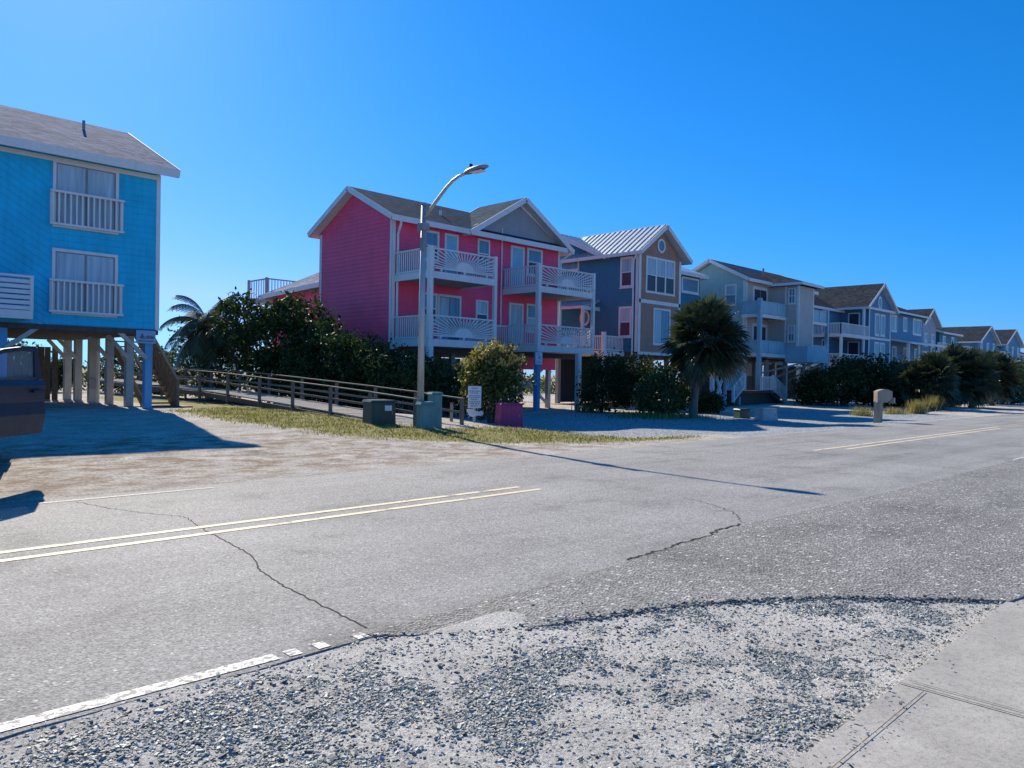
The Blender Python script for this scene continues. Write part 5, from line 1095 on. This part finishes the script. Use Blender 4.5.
# grasses
def tuft(name, px, Y, n, h, spread, mat, label, seed):
    rs = np.random.RandomState(seed); x, y = on(px, Y); z = g(x, y); o = thing(name, (x, y, z), label, 'plant')
    b = np.stack([x + rs.normal(0, spread, n), y + rs.normal(0, spread * .8, n), np.full(n, z - .02)], 1); a = rs.uniform(0, 6.28, n); ln = rs.uniform(.2, .9, n); hh = h * rs.uniform(.5, 1.1, n)
    tip = b + np.stack([np.cos(a) * ln * hh * .7, np.sin(a) * ln * hh * .7, hh], 1); w_ = np.stack([-np.sin(a), np.cos(a), 0 * a], 1) * .014
    V = np.stack([b - w_, b + w_, tip + w_ * .2, tip - w_ * .2], 1).reshape(-1, 3); fastmesh('blades', V, np.arange(4 * n).reshape(n, 4), mat, o, np.repeat(np.clip(rs.normal(.45, .25, n), 0, 1), 4)); return o
tuft('grass_clump', 917, 14.6, 520, .8, .26, 'drygrass', 'large yellow ornamental grass clump in front of the palms', 91); tuft('grass_clump', 931, 14.9, 260, .9, .2, 'drygrass', 'smaller pale grass clump right beside the large yellow one', 92)
tuft('grass_clump', 862, 15.6, 300, .5, .35, 'drygrass', 'dry grass clump left of the mailbox', 93); tuft('grass_clump', 895, 15.2, 350, .4, .4, 'drygrass', 'low dry grass clump right of the mailbox', 94); tuft('grass_clump', 588, 24.2, 260, .6, .35, 'grassblade', 'small green tuft by the rightmost stilt of the pink house', 95); tuft('grass_clump', 655, 19.6, 900, .28, 1.3, 'grassblade', 'low green ground plant patch left of the palm foot', 96)
rs = np.random.RandomState(12); n = 60000; bx_ = rs.uniform(9, 22, n); by_ = rs.uniform(11.3, 26, n)
mk = polymask(bx_, by_, GRASS, .6) * (.35 + .9 * vnoise(bx_, by_, 1.2, 31)); k = rs.rand(n) < mk * .9; bx_, by_ = bx_[k], by_[k]; n = len(bx_)
b = np.stack([bx_, by_, gz(bx_, by_) - .01], 1); a = rs.uniform(0, 6.28, n); hh = rs.uniform(.02, .075, n); tip = b + np.stack([np.cos(a) * hh * .8, np.sin(a) * hh * .8, hh], 1); w_ = np.stack([-np.sin(a), np.cos(a), 0 * a], 1) * .012
V = np.stack([b - w_, b + w_, tip + w_ * .2, tip - w_ * .2], 1).reshape(-1, 3)
props(fastmesh('grass', V, np.arange(4 * n).reshape(n, 4), 'grassblade', None, np.repeat(np.clip(rs.normal(.5, .25, n), 0, 1), 4)), 'short patchy green and straw coloured grass around the boardwalk start', 'grass', kind='stuff')
gK = 'shrubs at the back of the lots'
for i, (x, y, hh, lab) in enumerate(((0.5, 41, 2.2, 'back shrub seen through the stilts at the far left of the azure house'), (3.4, 43, 2.3, 'back shrub seen between the left stilts of the azure house'), (6.0, 42, 2.3, 'back shrub behind the middle stilts of the azure house'), (8.6, 44, 2.1, 'back shrub behind the corner stilts of the azure house'), (11.3, 47, 1.5, 'small back shrub left of the boardwalk, below the feather palm'), (25, 40, 1.9, 'back shrub seen under the sunburst balconies of the pink house'), (29, 38, 1.9, 'back shrub seen between the crossed braces of the pink house'), (33.5, 39, 2.0, 'back shrub in the gap right of the pink house'))):
    bush('shrub', x, y, [(0, 0, hh * .55, 1.7, 1.2, hh * .6), (.9, .2, hh * .8, 1.1, 1.0, hh * .5), (-1.0, .1, hh * .6, 1.1, 1.0, hh * .6)], 4200, .2, 'leaf_dark', lab, 'shrub', 130 + i, gK)
# dune scrub behind the houses
rs = np.random.RandomState(17); L = []
for i in range(150): xx = rs.uniform(-20, 150); yy = rs.uniform(46, 60); hgt = rs.uniform(.5, 1.0); L.append((xx, yy, g(xx, yy) + hgt * .4, rs.uniform(1.0, 2.4), 1.2, hgt))
props(leaves('dune_scrub', crown_points(L, 30000, rs, .5, .25), .26, 'leaf_olive', None, rs), 'low olive scrub covering the dunes behind the houses', 'scrub', kind='stuff')
